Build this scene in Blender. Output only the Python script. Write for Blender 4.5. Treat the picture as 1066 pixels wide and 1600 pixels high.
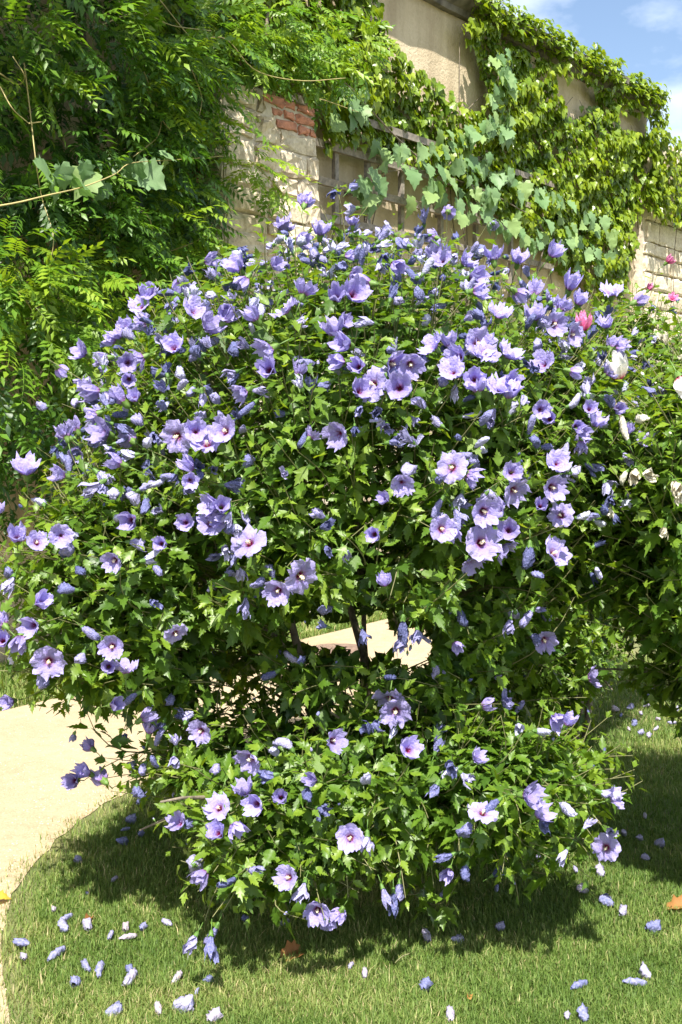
import bpy, math
import numpy as np
from mathutils import Vector, Matrix

for o in list(bpy.data.objects):
    bpy.data.objects.remove(o)
scene = bpy.context.scene
COL = scene.collection
rng = np.random.default_rng(11)

# ------------------------------------------------------------------ camera
CAM = np.array([0.0, 0.0, 1.6]); PITCH = math.radians(5.0); FPX = 1722.0
cd = bpy.data.cameras.new("camera"); cam = bpy.data.objects.new("camera", cd); COL.objects.link(cam)
cd.sensor_fit = 'VERTICAL'; cd.sensor_height = 22.3; cd.lens = 22.3 * FPX / 1600.0
cd.clip_end = 2000
cam.location = CAM; cam.rotation_euler = (math.pi / 2 - PITCH, 0, 0)
scene.camera = cam
FWD = np.array([0, math.cos(PITCH), -math.sin(PITCH)]); UPV = np.array([0, math.sin(PITCH), math.cos(PITCH)])

# ------------------------------------------------------------------ light
SUN = Vector((-0.03, -0.55, 0.834)).normalized()
scene.world = bpy.data.worlds.new("World"); scene.world.use_nodes = True
wt = scene.world.node_tree; wt.nodes.clear()
wo = wt.nodes.new("ShaderNodeOutputWorld"); bg = wt.nodes.new("ShaderNodeBackground")
sky = wt.nodes.new("ShaderNodeTexSky"); sky.sky_type = 'NISHITA'; sky.sun_disc = False
sky.sun_elevation = math.asin(SUN.z); sky.sun_rotation = math.atan2(SUN.x, SUN.y)
sky.air_density = 1.0; sky.dust_density = 1.6; sky.ozone_density = 1.0
bg.inputs[1].default_value = 0.09
# broken cloud over the whole sky: noise on the view direction
tc = wt.nodes.new("ShaderNodeTexCoord"); mp = wt.nodes.new("ShaderNodeMapping")
mp.inputs['Location'].default_value = (0.35, 0.1, 0.62); mp.inputs['Scale'].default_value = (1.0, 1.0, 1.9)
nz = wt.nodes.new("ShaderNodeTexNoise"); nz.inputs['Scale'].default_value = 3.2
nz.inputs['Detail'].default_value = 9; nz.inputs['Roughness'].default_value = 0.52
rp = wt.nodes.new("ShaderNodeValToRGB")
rp.color_ramp.elements[0].position = 0.46; rp.color_ramp.elements[1].position = 0.66
mxs = wt.nodes.new("ShaderNodeMixRGB"); mxs.inputs[2].default_value = (9.0, 9.4, 10.0, 1)
wt.links.new(tc.outputs['Generated'], mp.inputs[0]); wt.links.new(mp.outputs[0], nz.inputs['Vector'])
wt.links.new(nz.outputs['Fac'], rp.inputs[0]); wt.links.new(rp.outputs[0], mxs.inputs[0])
wt.links.new(sky.outputs[0], mxs.inputs[1]); wt.links.new(mxs.outputs[0], bg.inputs[0])
wt.links.new(bg.outputs[0], wo.inputs[0])
sd = bpy.data.lights.new("sun", 'SUN'); sd.energy = 5.0; sd.angle = math.radians(0.53); sd.color = (1.0, 0.95, 0.86)
sun = bpy.data.objects.new("sun", sd); COL.objects.link(sun); sun.location = (0, -5, 12)
sun.rotation_euler = SUN.to_track_quat('Z', 'Y').to_euler()
vs = scene.view_settings
vs.view_transform = 'Standard'; vs.look = 'None'; vs.gamma = 1.0; vs.use_curve_mapping = False
vs.exposure = 1.3

# ------------------------------------------------------------------ helpers
def ray(px, py):
    u = (px - 533.0) / FPX; v = (800.0 - py) / FPX
    d = FWD + UPV * v; d = d.copy(); d[0] = u
    return d / d[1]                       # scaled so that y = depth along the ground
def proj(P):
    Q = np.asarray(P) - CAM
    z = Q @ FWD
    return 533 + FPX * Q[..., 0] / z, 800 - FPX * (Q @ UPV) / z, z
def ground(px, py, z=0.0):
    d = ray(px, py); k = (z - CAM[2]) / d[2]
    return CAM + d * k
def nrm(v):
    v = np.asarray(v, float)
    return v / np.maximum(np.linalg.norm(v, axis=-1, keepdims=True), 1e-9)
def in_poly(x, y, poly):
    x = np.asarray(x, float); y = np.asarray(y, float); inside = np.zeros(x.shape, bool)
    n = len(poly); j = n - 1
    for i in range(n):
        xi, yi = poly[i]; xj, yj = poly[j]
        c = ((yi > y) != (yj > y)) & (x < (xj - xi) * (y - yi) / ((yj - yi) + 1e-12) + xi)
        inside ^= c; j = i
    return inside
def vnoise(x, y, z=0.0, s=1.0, seed=0):
    "cheap smooth noise from sines, about -1..1"
    r = np.random.default_rng(seed); out = 0
    for k in range(6):
        a = r.normal(size=3) * s * (1 + 0.5 * k); ph = r.uniform(0, 6.28)
        out = out + np.sin(a[0] * x + a[1] * y + a[2] * z + ph) / (1 + 0.4 * k)
    return out / 2.4

def mesh_tri(name, V, F, mats, tint=None, rad=None, midx=None, smooth=True):
    V = np.asarray(V, np.float32); F = np.asarray(F, np.int32)
    me = bpy.data.meshes.new(name)
    me.vertices.add(len(V)); me.vertices.foreach_set("co", V.ravel())
    me.loops.add(F.size); me.loops.foreach_set("vertex_index", F.ravel())
    me.polygons.add(len(F)); me.polygons.foreach_set("loop_start", np.arange(len(F), dtype=np.int32) * 3)
    me.polygons.foreach_set("use_smooth", np.full(len(F), smooth))
    if midx is not None: me.polygons.foreach_set("material_index", np.asarray(midx, np.int32))
    for nm, a in (("tint", tint), ("rad", rad)):
        if a is not None:
            at = me.attributes.new(nm, 'FLOAT', 'POINT')
            at.data.foreach_set("value", np.broadcast_to(np.asarray(a, np.float32), (len(V),)).copy())
    me.update(calc_edges=True); me.validate()
    for m in (mats if isinstance(mats, (list, tuple)) else [mats]): me.materials.append(m)
    return me
def link(name, me, parent=None, loc=None, mat=None, kind=None):
    o = bpy.data.objects.new(name, me); COL.objects.link(o)
    if parent is not None: o.parent = parent
    if mat is not None: o.matrix_basis = mat
    elif loc is not None: o.location = loc
    if kind: o['kind'] = kind
    return o
def tag(o, label, cat, group=None):
    o['label'] = label; o['category'] = cat
    if group: o['group'] = group
    return o
def empty(name, loc, label, cat, group=None):
    o = bpy.data.objects.new(name, None); COL.objects.link(o); o.location = loc; o.empty_display_size = 0.1
    return tag(o, label, cat, group)

class T:                                   # a small template mesh: vertices + triangles (+ attribute rad, material index)
    def __init__(s, V, F, rad=None, mi=None):
        s.V = np.asarray(V, float); s.F = np.asarray(F, int)
        s.rad = np.zeros(len(s.V)) if rad is None else np.asarray(rad, float)
        s.mi = np.zeros(len(s.F), int) if mi is None else np.asarray(mi, int)
def join(*ts):
    V, F, R, M, n = [], [], [], [], 0
    for t in ts:
        V.append(t.V); F.append(t.F + n); R.append(t.rad); M.append(t.mi); n += len(t.V)
    return T(np.vstack(V), np.vstack(F), np.hstack(R), np.hstack(M))
def xf(t, M3, p=(0, 0, 0)):
    return T(t.V @ np.asarray(M3).T + np.asarray(p), t.F, t.rad, t.mi)
def grid_tris(nu, nv, wrap=False):
    F = []
    for j in range(nv - 1):
        for i in range(nu if wrap else nu - 1):
            a = j * nu + i; b = j * nu + (i + 1) % nu; c = a + nu; d = b + nu
            F += [(a, b, d), (a, d, c)]
    return F
def frames(Y, Zhint):
    "orthonormal frames with y along Y and z near Zhint: returns (n,3,3) with columns x,y,z"
    Y = nrm(Y); X = nrm(np.cross(Y, Zhint)); Z = np.cross(X, Y)
    return np.stack([X, Y, Z], axis=2)
def scatter(ts, which, P, R, S):
    "merge copies of templates ts[which] at P with frames R and sizes S; returns V,F,rad,owner,mi"
    Vs, Fs, Rs, Os, Ms, n = [], [], [], [], [], 0
    for k, t in enumerate(ts):
        ix = np.nonzero(which == k)[0]
        if not len(ix): continue
        V = np.einsum('nij,vj->nvi', R[ix], t.V) * S[ix][:, None, None] + P[ix][:, None, :]
        nv = len(t.V)
        F = t.F[None] + (np.arange(len(ix)) * nv)[:, None, None] + n
        Vs.append(V.reshape(-1, 3)); Fs.append(F.reshape(-1, 3)); Rs.append(np.tile(t.rad, len(ix)))
        Os.append(np.repeat(ix, nv)); Ms.append(np.tile(t.mi, len(ix))); n += nv * len(ix)
    return np.vstack(Vs), np.vstack(Fs), np.hstack(Rs), np.hstack(Os), np.hstack(Ms)
def mat4(p, R, s=1.0):
    M = Matrix.Identity(4)
    for i in range(3):
        for j in range(3): M[i][j] = float(R[i][j] * s)
        M[i][3] = float(p[i])
    return M
def tube(pts, rads, sides=6, cap=True):
    pts = np.asarray(pts, float); n = len(pts); rads = np.broadcast_to(np.asarray(rads, float), (n,))
    tg = nrm(np.gradient(pts, axis=0)); ref = np.array([0.31, 0.87, 0.38])
    V = []
    for i in range(n):
        a = nrm(np.cross(tg[i], ref)); b = np.cross(tg[i], a)
        for k in range(sides):
            an = 2 * math.pi * k / sides
            V.append(pts[i] + rads[i] * (math.cos(an) * a + math.sin(an) * b))
    F = grid_tris(sides, n, True)
    if cap:
        c0 = len(V); V += [pts[0], pts[-1]]
        for k in range(sides):
            F.append((c0, (k + 1) % sides, k)); F.append((c0 + 1, (n - 1) * sides + k, (n - 1) * sides + (k + 1) % sides))
    return T(V, F)
def bez(p0, p1, p2, n=5):
    s = np.linspace(0, 1, n)[:, None]
    return (1 - s) ** 2 * np.asarray(p0) + 2 * s * (1 - s) * np.asarray(p1) + s * s * np.asarray(p2)
def smooth_path(pts, n):
    "Catmull-Rom through pts"
    pts = np.asarray(pts, float); P = np.vstack([2 * pts[0] - pts[1], pts, 2 * pts[-1] - pts[-2]])
    out = []; m = len(pts) - 1
    for q in np.linspace(0, m - 1e-6, n):
        i = int(q); f = q - i; a, b, c, d = P[i], P[i + 1], P[i + 2], P[i + 3]
        out.append(0.5 * (2 * b + (c - a) * f + (2 * a - 5 * b + 4 * c - d) * f * f + (3 * b - a - 3 * c + d) * f ** 3))
    return np.array(out)

# ------------------------------------------------------------------ materials
def new_mat(name):
    m = bpy.data.materials.new(name); m.use_nodes = True; nt = m.node_tree
    return m, nt, nt.nodes['Principled BSDF'], nt.nodes['Material Output']
def N(nt, t, **kw):
    n = nt.nodes.new(t)
    for k, v in kw.items():
        if k in n.inputs: n.inputs[k].default_value = v
        else: setattr(n, k, v)
    return n
def ramp(nt, fac, stops):
    r = nt.nodes.new("ShaderNodeValToRGB"); e = r.color_ramp.elements
    while len(e) > 1: e.remove(e[-1])
    e[0].position = stops[0][0]; e[0].color = (*stops[0][1], 1)
    for p, c in stops[1:]:
        x = e.new(p); x.color = (*c, 1)
    nt.links.new(fac, r.inputs[0]); return r.outputs[0]
def noise(nt, scale, detail=5, rough=0.55, vec=None, coord='Object', sc=None):
    t = nt.nodes.new("ShaderNodeTexCoord"); n = N(nt, "ShaderNodeTexNoise", Scale=scale, Detail=detail, Roughness=rough)
    if sc:
        mpn = nt.nodes.new("ShaderNodeMapping"); mpn.inputs['Scale'].default_value = sc
        nt.links.new(t.outputs[coord], mpn.inputs[0]); nt.links.new(mpn.outputs[0], n.inputs['Vector'])
    else: nt.links.new(t.outputs[coord], n.inputs['Vector'])
    return n.outputs['Fac']
def bump(nt, bs, h, strength=0.5, dist=0.01):
    b = N(nt, "ShaderNodeBump", Strength=strength, Distance=dist)
    nt.links.new(h, b.inputs['Height']); nt.links.new(b.outputs[0], bs.inputs['Normal'])
def mixc(nt, fac, a, b, mode='MIX'):
    m = nt.nodes.new("ShaderNodeMixRGB"); m.blend_type = mode
    for i, v in ((0, fac), (1, a), (2, b)):
        if isinstance(v, (int, float)): m.inputs[i].default_value = v
        elif isinstance(v, tuple): m.inputs[i].default_value = (*v, 1)
        else: nt.links.new(v, m.inputs[i])
    return m.outputs[0]
def translucent(nt, bs, out, col, fac, gain=1.0):
    tr = nt.nodes.new("ShaderNodeBsdfTranslucent"); ms = nt.nodes.new("ShaderNodeMixShader"); ms.inputs[0].default_value = fac
    nt.links.new(col, tr.inputs[0]); nt.links.new(bs.outputs[0], ms.inputs[1]); nt.links.new(tr.outputs[0], ms.inputs[2])
    nt.links.new(ms.outputs[0], out.inputs[0])
def leaf_mat(name, stops, trans, tf=0.35, rough=0.42, spec=0.45, nscale=60):
    m, nt, bs, out = new_mat(name)
    at = N(nt, "ShaderNodeAttribute", attribute_name="tint")
    c = ramp(nt, at.outputs['Fac'], stops)
    nf = noise(nt, nscale, 3)
    c2 = mixc(nt, 0.35, c, ramp(nt, nf, [(0.3, (0.45, 0.5, 0.4)), (0.7, (1.3, 1.25, 1.1))]), 'MULTIPLY')
    nt.links.new(c2, bs.inputs['Base Color'])
    bs.inputs['Roughness'].default_value = rough; bs.inputs['Specular IOR Level'].default_value = spec
    bump(nt, bs, nf, 0.25, 0.004)
    tcn = mixc(nt, 1.0, c2, trans, 'MULTIPLY')
    translucent(nt, bs, out, tcn, tf)
    return m
def plain_mat(name, col, rough=0.8, var=0.3, scale=20, bumps=0.3, dist=0.01):
    m, nt, bs, out = new_mat(name)
    nf = noise(nt, scale, 6)
    lo = tuple(c * (1 - var) for c in col); hi = tuple(min(1, c * (1 + var)) for c in col)
    nt.links.new(ramp(nt, nf, [(0.3, lo), (0.7, hi)]), bs.inputs['Base Color'])
    bs.inputs['Roughness'].default_value = rough
    if bumps: bump(nt, bs, nf, bumps, dist)
    return m
def petal_mat(name, base, tip, eye, eyew=0.22, tf=0.35):
    m, nt, bs, out = new_mat(name)
    at = N(nt, "ShaderNodeAttribute", attribute_name="rad")
    c = ramp(nt, at.outputs['Fac'], [(0.0, eye), (eyew, eye), (eyew + 0.12, tuple(0.5 * (a + b) for a, b in zip(eye, base))), (eyew + 0.3, base), (1.0, tip)])
    oi = nt.nodes.new("ShaderNodeObjectInfo")
    hs = N(nt, "ShaderNodeHueSaturation")
    mr = N(nt, "ShaderNodeMapRange"); mr.inputs['To Min'].default_value = 0.82; mr.inputs['To Max'].default_value = 1.12
    nt.links.new(oi.outputs['Random'], mr.inputs['Value']); nt.links.new(mr.outputs[0], hs.inputs['Value'])
    nt.links.new(c, hs.inputs['Color'])
    nf = noise(nt, 7, 4, 0.6)
    c2 = mixc(nt, 0.3, hs.outputs[0], ramp(nt, nf, [(0.3, (0.55, 0.52, 0.75)), (0.7, (1.25, 1.25, 1.15))]), 'MULTIPLY')
    nt.links.new(c2, bs.inputs['Base Color'])
    bs.inputs['Roughness'].default_value = 0.6; bs.inputs['Specular IOR Level'].default_value = 0.2
    bump(nt, bs, nf, 0.35, 0.06)
    translucent(nt, bs, out, c2, tf)
    return m
def wilt_mat(name, stops, straw=0.0):
    m, nt, bs, out = new_mat(name)
    nf = noise(nt, 5 if name == 'fallen_petal' else 9, 5, 0.65)
    oi = nt.nodes.new("ShaderNodeObjectInfo")
    ad = N(nt, "ShaderNodeMath", operation='MULTIPLY_ADD'); ad.inputs[1].default_value = 0.55; 
    nt.links.new(oi.outputs['Random'], ad.inputs[0])
    sb = N(nt, "ShaderNodeMath", operation='SUBTRACT'); sb.inputs[1].default_value = 0.27; nt.links.new(nf, sb.inputs[0])
    nt.links.new(sb.outputs[0], ad.inputs[2])
    at = N(nt, "ShaderNodeAttribute", attribute_name="tint")
    a2 = N(nt, "ShaderNodeMath", operation='ADD'); nt.links.new(ad.outputs[0], a2.inputs[0]); nt.links.new(at.outputs['Fac'], a2.inputs[1])
    c = ramp(nt, a2.outputs[0], stops)
    nt.links.new(c, bs.inputs['Base Color']); bs.inputs['Roughness'].default_value = 0.6; bs.inputs['Specular IOR Level'].default_value = 0.3
    bump(nt, bs, nf, 0.45, 0.08)
    translucent(nt, bs, out, c, 0.2)
    return m

M = {}
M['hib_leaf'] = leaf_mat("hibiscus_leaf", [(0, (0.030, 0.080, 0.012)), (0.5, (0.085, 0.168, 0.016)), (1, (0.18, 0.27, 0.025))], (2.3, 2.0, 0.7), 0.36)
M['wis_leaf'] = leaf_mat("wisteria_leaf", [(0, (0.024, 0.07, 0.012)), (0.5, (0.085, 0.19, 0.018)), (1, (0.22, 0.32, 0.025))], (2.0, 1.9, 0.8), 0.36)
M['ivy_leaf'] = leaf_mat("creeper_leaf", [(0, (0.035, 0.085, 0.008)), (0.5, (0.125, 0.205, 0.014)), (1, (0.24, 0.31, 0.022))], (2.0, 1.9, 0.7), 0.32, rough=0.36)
M['vine_leaf'] = leaf_mat("grapevine_leaf", [(0, (0.10, 0.20, 0.07)), (0.5, (0.19, 0.30, 0.14)), (1, (0.26, 0.36, 0.11))], (1.6, 1.7, 0.9), 0.3, rough=0.5)
M['grass'] = leaf_mat("grass_blade", [(0, (0.065, 0.125, 0.020)), (0.45, (0.135, 0.215, 0.045)), (0.75, (0.25, 0.29, 0.09)), (1, (0.50, 0.42, 0.24))], (1.6, 1.6, 0.8), 0.3, rough=0.55, spec=0.25)
M['dry_leaf'] = leaf_mat("dry_leaf", [(0, (0.24, 0.095, 0.03)), (1, (0.38, 0.19, 0.05))], (1.3, 1.1, 0.8), 0.25, rough=0.7)
M['dry_shrub'] = leaf_mat("shrub_leaf", [(0, (0.07, 0.09, 0.05)), (1, (0.16, 0.13, 0.09))], (1.3, 1.2, 0.9), 0.25, rough=0.7)
M['violet'] = petal_mat("violet_petal", (0.40, 0.34, 0.71), (0.48, 0.435, 0.79), (0.27, 0.01, 0.08), 0.14, 0.4)
M['pink'] = petal_mat("pink_petal", (0.78, 0.20, 0.44), (0.86, 0.36, 0.58), (0.4, 0.01, 0.08))
M['white'] = petal_mat("white_petal", (0.86, 0.82, 0.76), (0.9, 0.89, 0.86), (0.5, 0.05, 0.12))
M['stamen'] = plain_mat("stamen", (0.85, 0.74, 0.5), 0.6, 0.15, 200, 0)
M['calyx'] = leaf_mat("calyx", [(0, (0.10, 0.20, 0.04)), (1, (0.16, 0.26, 0.06))], (1.5, 1.6, 0.8), 0.15)
M['wilt'] = wilt_mat("wilted_petal", [(0.0, (0.03, 0.038, 0.10)), (0.2, (0.085, 0.10, 0.24)), (0.4, (0.20, 0.21, 0.44)), (0.6, (0.37, 0.34, 0.60)), (0.85, (0.56, 0.58, 0.76))])
M['wiltw'] = wilt_mat("wilted_white_petal", [(0.0, (0.55, 0.48, 0.34)), (0.5, (0.72, 0.68, 0.55)), (1.0, (0.8, 0.78, 0.68))])
M['fallen'] = wilt_mat("fallen_petal", [(0.0, (0.075, 0.085, 0.23)), (0.28, (0.18, 0.20, 0.40)), (0.5, (0.34, 0.34, 0.54)), (0.75, (0.48, 0.43, 0.53)), (1.0, (0.50, 0.40, 0.29))])
M['bark'] = plain_mat("hibiscus_bark", (0.17, 0.14, 0.105), 0.85, 0.5, 40, 0.6, 0.006)
M['twig'] = plain_mat("twig", (0.15, 0.15, 0.06), 0.7, 0.3, 60, 0)
M['tendril'] = plain_mat("tendril", (0.36, 0.30, 0.12), 0.6, 0.25, 15, 0)
M['wood'] = plain_mat("weathered_wood", (0.22, 0.19, 0.16), 0.85, 0.45, 25, 0.5, 0.004)
M['coping'] = plain_mat("coping_stone", (0.13, 0.115, 0.10), 0.9, 0.5, 9, 0.6, 0.02)
M['brick'] = plain_mat("old_brick", (0.46, 0.20, 0.13), 0.9, 0.35, 18, 0.7, 0.015)
M['mortar'] = plain_mat("mortar", (0.52, 0.45, 0.35), 0.95, 0.3, 12, 0.8, 0.02)

def stone_mat(name, a, b, c):
    m, nt, bs, out = new_mat(name)
    oi = nt.nodes.new("ShaderNodeObjectInfo")
    base = ramp(nt, oi.outputs['Random'], [(0, a), (0.5, b), (1, c)])
    n1 = noise(nt, 6, 8, 0.65); n2 = noise(nt, 35, 5, 0.6)
    c1 = mixc(nt, 0.8, base, ramp(nt, n1, [(0.3, (0.62, 0.56, 0.48)), (0.6, (1.08, 1.06, 1.02))]), 'MULTIPLY')
    c2 = mixc(nt, 0.5, c1, ramp(nt, n2, [(0.35, (0.6, 0.55, 0.5)), (0.55, (1.1, 1.1, 1.1))]), 'MULTIPLY')
    nt.links.new(c2, bs.inputs['Base Color']); bs.inputs['Roughness'].default_value = 0.92; bs.inputs['Specular IOR Level'].default_value = 0.2
    bump(nt, bs, mixc(nt, 0.5, n1, n2), 0.7, 0.02)
    return m
M['stone'] = stone_mat("sandstone_block", (0.56, 0.48, 0.36), (0.64, 0.58, 0.46), (0.53, 0.46, 0.36))

def plaster():
    m, nt, bs, out = new_mat("old_plaster")
    n1 = noise(nt, 1.6, 7, 0.6)
    n2 = noise(nt, 2.0, 5, 0.55, sc=(2.2, 2.2, 0.30))      # rain streaks
    n3 = noise(nt, 40, 5, 0.6)
    base = ramp(nt, n1, [(0.3, (0.44, 0.35, 0.235)), (0.5, (0.52, 0.43, 0.30)), (0.7, (0.57, 0.48, 0.345))])
    c1 = mixc(nt, 0.6, base, ramp(nt, n2, [(0.32, (0.62, 0.58, 0.54)), (0.55, (1.05, 1.05, 1.05))]), 'MULTIPLY')
    c2 = mixc(nt, 0.3, c1, ramp(nt, n3, [(0.3, (0.75, 0.72, 0.7)), (0.6, (1.08, 1.08, 1.08))]), 'MULTIPLY')
    nt.links.new(c2, bs.inputs['Base Color']); bs.inputs['Roughness'].default_value = 0.95; bs.inputs['Specular IOR Level'].default_value = 0.15
    bump(nt, bs, mixc(nt, 0.5, n1, n3), 0.6, 0.03)
    return m
M['plaster'] = plaster()
def path_mat():
    m, nt, bs, out = new_mat("sand_path")
    n1 = noise(nt, 1.1, 6, 0.6); n2 = noise(nt, 140, 4, 0.7); n3 = noise(nt, 14, 6, 0.65)
    base = ramp(nt, n1, [(0.3, (0.34, 0.275, 0.18)), (0.7, (0.42, 0.345, 0.24))])
    c1 = mixc(nt, 0.55, base, ramp(nt, n2, [(0.3, (0.62, 0.58, 0.52)), (0.6, (1.12, 1.1, 1.06))]), 'MULTIPLY')
    c2 = mixc(nt, 0.5, c1, ramp(nt, n3, [(0.3, (0.78, 0.74, 0.7)), (0.6, (1.05, 1.05, 1.05))]), 'MULTIPLY')
    nt.links.new(c2, bs.inputs['Base Color']); bs.inputs['Roughness'].default_value = 0.95; bs.inputs['Specular IOR Level'].default_value = 0.15
    bump(nt, bs, mixc(nt, 0.5, n2, n3), 0.7, 0.01)
    return m
M['path'] = path_mat()
def soil_mat():
    m, nt, bs, out = new_mat("lawn_soil")
    n1 = noise(nt, 2.2, 6, 0.6); n2 = noise(nt, 120, 5, 0.7)
    base = ramp(nt, n1, [(0.35, (0.09, 0.12, 0.035)), (0.65, (0.19, 0.19, 0.08))])
    c1 = mixc(nt, 0.7, base, ramp(nt, n2, [(0.3, (0.45, 0.45, 0.4)), (0.65, (1.3, 1.25, 1.1))]), 'MULTIPLY')
    nt.links.new(c1, bs.inputs['Base Color']); bs.inputs['Roughness'].default_value = 0.95
    bump(nt, bs, n2, 0.8, 0.01)
    return m
M['soil'] = soil_mat()
M['pebble'] = stone_mat("pebble", (0.5, 0.42, 0.3), (0.6, 0.52, 0.4), (0.42, 0.35, 0.26))
M['spot'] = plain_mat("brown_spot", (0.17, 0.115, 0.085), 0.9, 0.3, 30, 0.5, 0.004)
M['yellow'] = leaf_mat("yellow_leaf", [(0, (0.55, 0.34, 0.04)), (1, (0.65, 0.45, 0.06))], (1.3, 1.1, 0.6), 0.3, rough=0.6)

# ------------------------------------------------------------------ the wall's own coordinates
D = nrm(np.array([0.63, 0.777, 0.0])); NW = np.array([D[1], -D[0], 0.0]); P0 = np.array([-0.15, 9.5, 0.0])
def W(t, z, o=0.0):
    t = np.asarray(t, float); z = np.asarray(z, float); o = np.asarray(o, float)
    return P0 + t[..., None] * D + o[..., None] * NW + z[..., None] * np.array([0, 0, 1.0])
def pix_wall(px, py, o=0.0):
    d = ray(px, py); k = ((P0 + o * NW - CAM) @ NW) / (d @ NW); p = CAM + d * k
    return float((p - P0) @ D), float(p[2])
def box_t(a0, a1, z0, z1, o0, o1):
    "box in wall coordinates"
    V = [W(a, z, o) for o in (o0, o1) for z in (z0, z1) for a in (a0, a1)]
    F = [(0, 2, 3), (0, 3, 1), (4, 5, 7), (4, 7, 6), (0, 1, 5), (0, 5, 4), (2, 6, 7), (2, 7, 3), (0, 4, 6), (0, 6, 2), (1, 3, 7), (1, 7, 5)]
    return T(V, F)

# ------------------------------------------------------------------ ground, path
g = 80.0
me = mesh_tri("lawn", [(-g, -20, 0), (g, -20, 0), (g, 2 * g, 0), (-g, 2 * g, 0)], [(0, 1, 2), (0, 2, 3)], M['soil'], smooth=False)
lawn = link("lawn", me); lawn['kind'] = 'structure'
near = smooth_path([(-0.55, 0.9), (-0.70, 2.1), (-0.87, 2.75), (-1.03, 3.2), (-1.10, 3.6), (-1.08, 3.95), (-1.01, 4.33), (-0.91, 4.57), (-0.62, 5.05), (-0.10, 5.75), (0.40, 6.45), (2.0, 8.6), (5.0, 12.4)], 90)
fA = np.array([0.0, 8.13]); D2 = D[:2]
near = near + 0.012 * np.stack([vnoise(near[:, 0], near[:, 1], 0, 16, 3), vnoise(near[:, 0], near[:, 1], 0, 16, 4)], 1)
far = []
for q in near:
    tt = (q - fA) @ D2
    far.append(fA + D2 * tt if q[1] > 3.2 else fA + D2 * tt)
far = np.array(far)
far += 0.015 * np.stack([vnoise(far[:, 0], far[:, 1], 0, 14, 5)] * 2, 1)
nn = len(near)
V = [(*p, 0.004) for p in near] + [(*p, 0.004) for p in far]
F = []
for i in range(nn - 1): F += [(i, i + 1, nn + i + 1), (i, nn + i + 1, nn + i)]
path = link("path", mesh_tri("path", V, F, M['path'], smooth=False)); path['kind'] = 'structure'
path_poly = [tuple(p) for p in near] + [tuple(p) for p in far[::-1]]

# ------------------------------------------------------------------ garden wall
wall = empty("garden_wall", W(0, 0), "tall beige plastered garden wall with dark coping, half hidden by creeper", "wall")
wl = np.array(wall.location)
def wpart(name, t, mat, parent=None, base=None, kind=None, smooth=False):
    b = wl if base is None else base
    return link(name, mesh_tri(name, t.V - b, t.F, mat, tint=0.5, smooth=smooth), parent or wall, kind=kind)
T_END = pix_wall(1012, 200)[0]
ts_ = np.linspace(-9, T_END, 60); zs_ = np.linspace(0, 5.45, 26)
TT, ZZ = np.meshgrid(ts_, zs_); OO = 0.015 * vnoise(TT, ZZ, 0, 2.2, 7)
front = T(W(TT, ZZ, OO).reshape(-1, 3), grid_tris(60, 26))
body = box_t(-9, T_END, 0, 5.45, -0.5, -0.06)
wpart("plaster_face", join(front, body), M['plaster'], smooth=True)
tl = np.linspace(-9, T_END + 0.05, 40)
prof = [(-0.55, 5.45), (0.07, 5.45), (0.09, 5.50), (0.17, 5.54), (0.20, 5.56), (0.20, 5.63), (-0.1, 5.72), (-0.55, 5.66)]
V = [];
for i, t in enumerate(tl):
    for o, z in prof: V.append(W(t, z + 0.008 * math.sin(i * 2.1 + z * 9), o + 0.012 * math.sin(i * 1.7 + o * 20)))
cop = T(V, grid_tris(len(prof), len(tl), True))
e0 = len(tl) * len(prof) - len(prof)
cop.F = np.vstack([cop.F, [(e0, e0 + k, e0 + k + 1) for k in range(1, len(prof) - 1)]])
wpart("coping", cop, M['coping'])

def rock(a0, a1, z0, z1, o0, depth, seed, rough=0.012, bev=0.02, of=None):
    "one rough block in wall coordinates, standing proud of the face"
    r = np.random.default_rng(seed)
    us = [0, 0.12, 0.5, 0.88, 1]; V = []
    ja = r.normal(size=(5, 5)) * rough; jz = r.normal(size=(5, 5)) * rough; jo = r.normal(size=(5, 5)) * rough * 0.8
    for j, v in enumerate(us):
        for i, u in enumerate(us):
            edge = (i in (0, 4)) + (j in (0, 4))
            a = a0 + (a1 - a0) * u + ja[j, i]; z = z0 + (z1 - z0) * v + jz[j, i]
            oo = depth + jo[j, i] - (bev if edge == 1 else 2.2 * bev if edge == 2 else 0)
            ob = o0 if of is None else of(z)
            V.append(W(a, z, ob + oo))
    F = grid_tris(5, 5)
    rim = [0, 1, 2, 3, 4, 9, 14, 19, 24, 23, 22, 21, 20, 15, 10, 5]; n = len(V)
    for k in rim: V.append(V[k] - NW * (depth + 0.05))
    for k in range(16):
        a, b = rim[k], rim[(k + 1) % 16]; F += [(a, n + k, n + (k + 1) % 16), (a, n + (k + 1) % 16, b)]
    return T(V, F)

# lower stone wall that carries on past the end of the plastered one
stw = empty("stone_wall", W(T_END, 0), "pale sandstone block wall under creeper, carrying on beyond the plastered wall", "wall")
sb = np.array(stw.location)
wpart("core", box_t(T_END - 0.3, T_END + 12, 0, 5.0, -0.4, 0.10), M['mortar'], stw, sb)
z = 2.55; sdn = 500
while z < 4.9:
    h = rng.uniform(0.16, 0.30); a = 5.9 + rng.uniform(-0.3, 0)
    while a < 9.6:
        w_ = rng.uniform(0.28, 0.62)
        if a + w_ > T_END - 0.15:
            sdn += 1
            wpart("stone", rock(max(a, T_END - 0.28) + 0.012, a + w_ - 0.012, z + 0.01, z + h - 0.01, 0.10, 0.05, sdn, 0.006, 0.012), M['stone'], stw, sb)
        a += w_
    z += h

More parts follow.
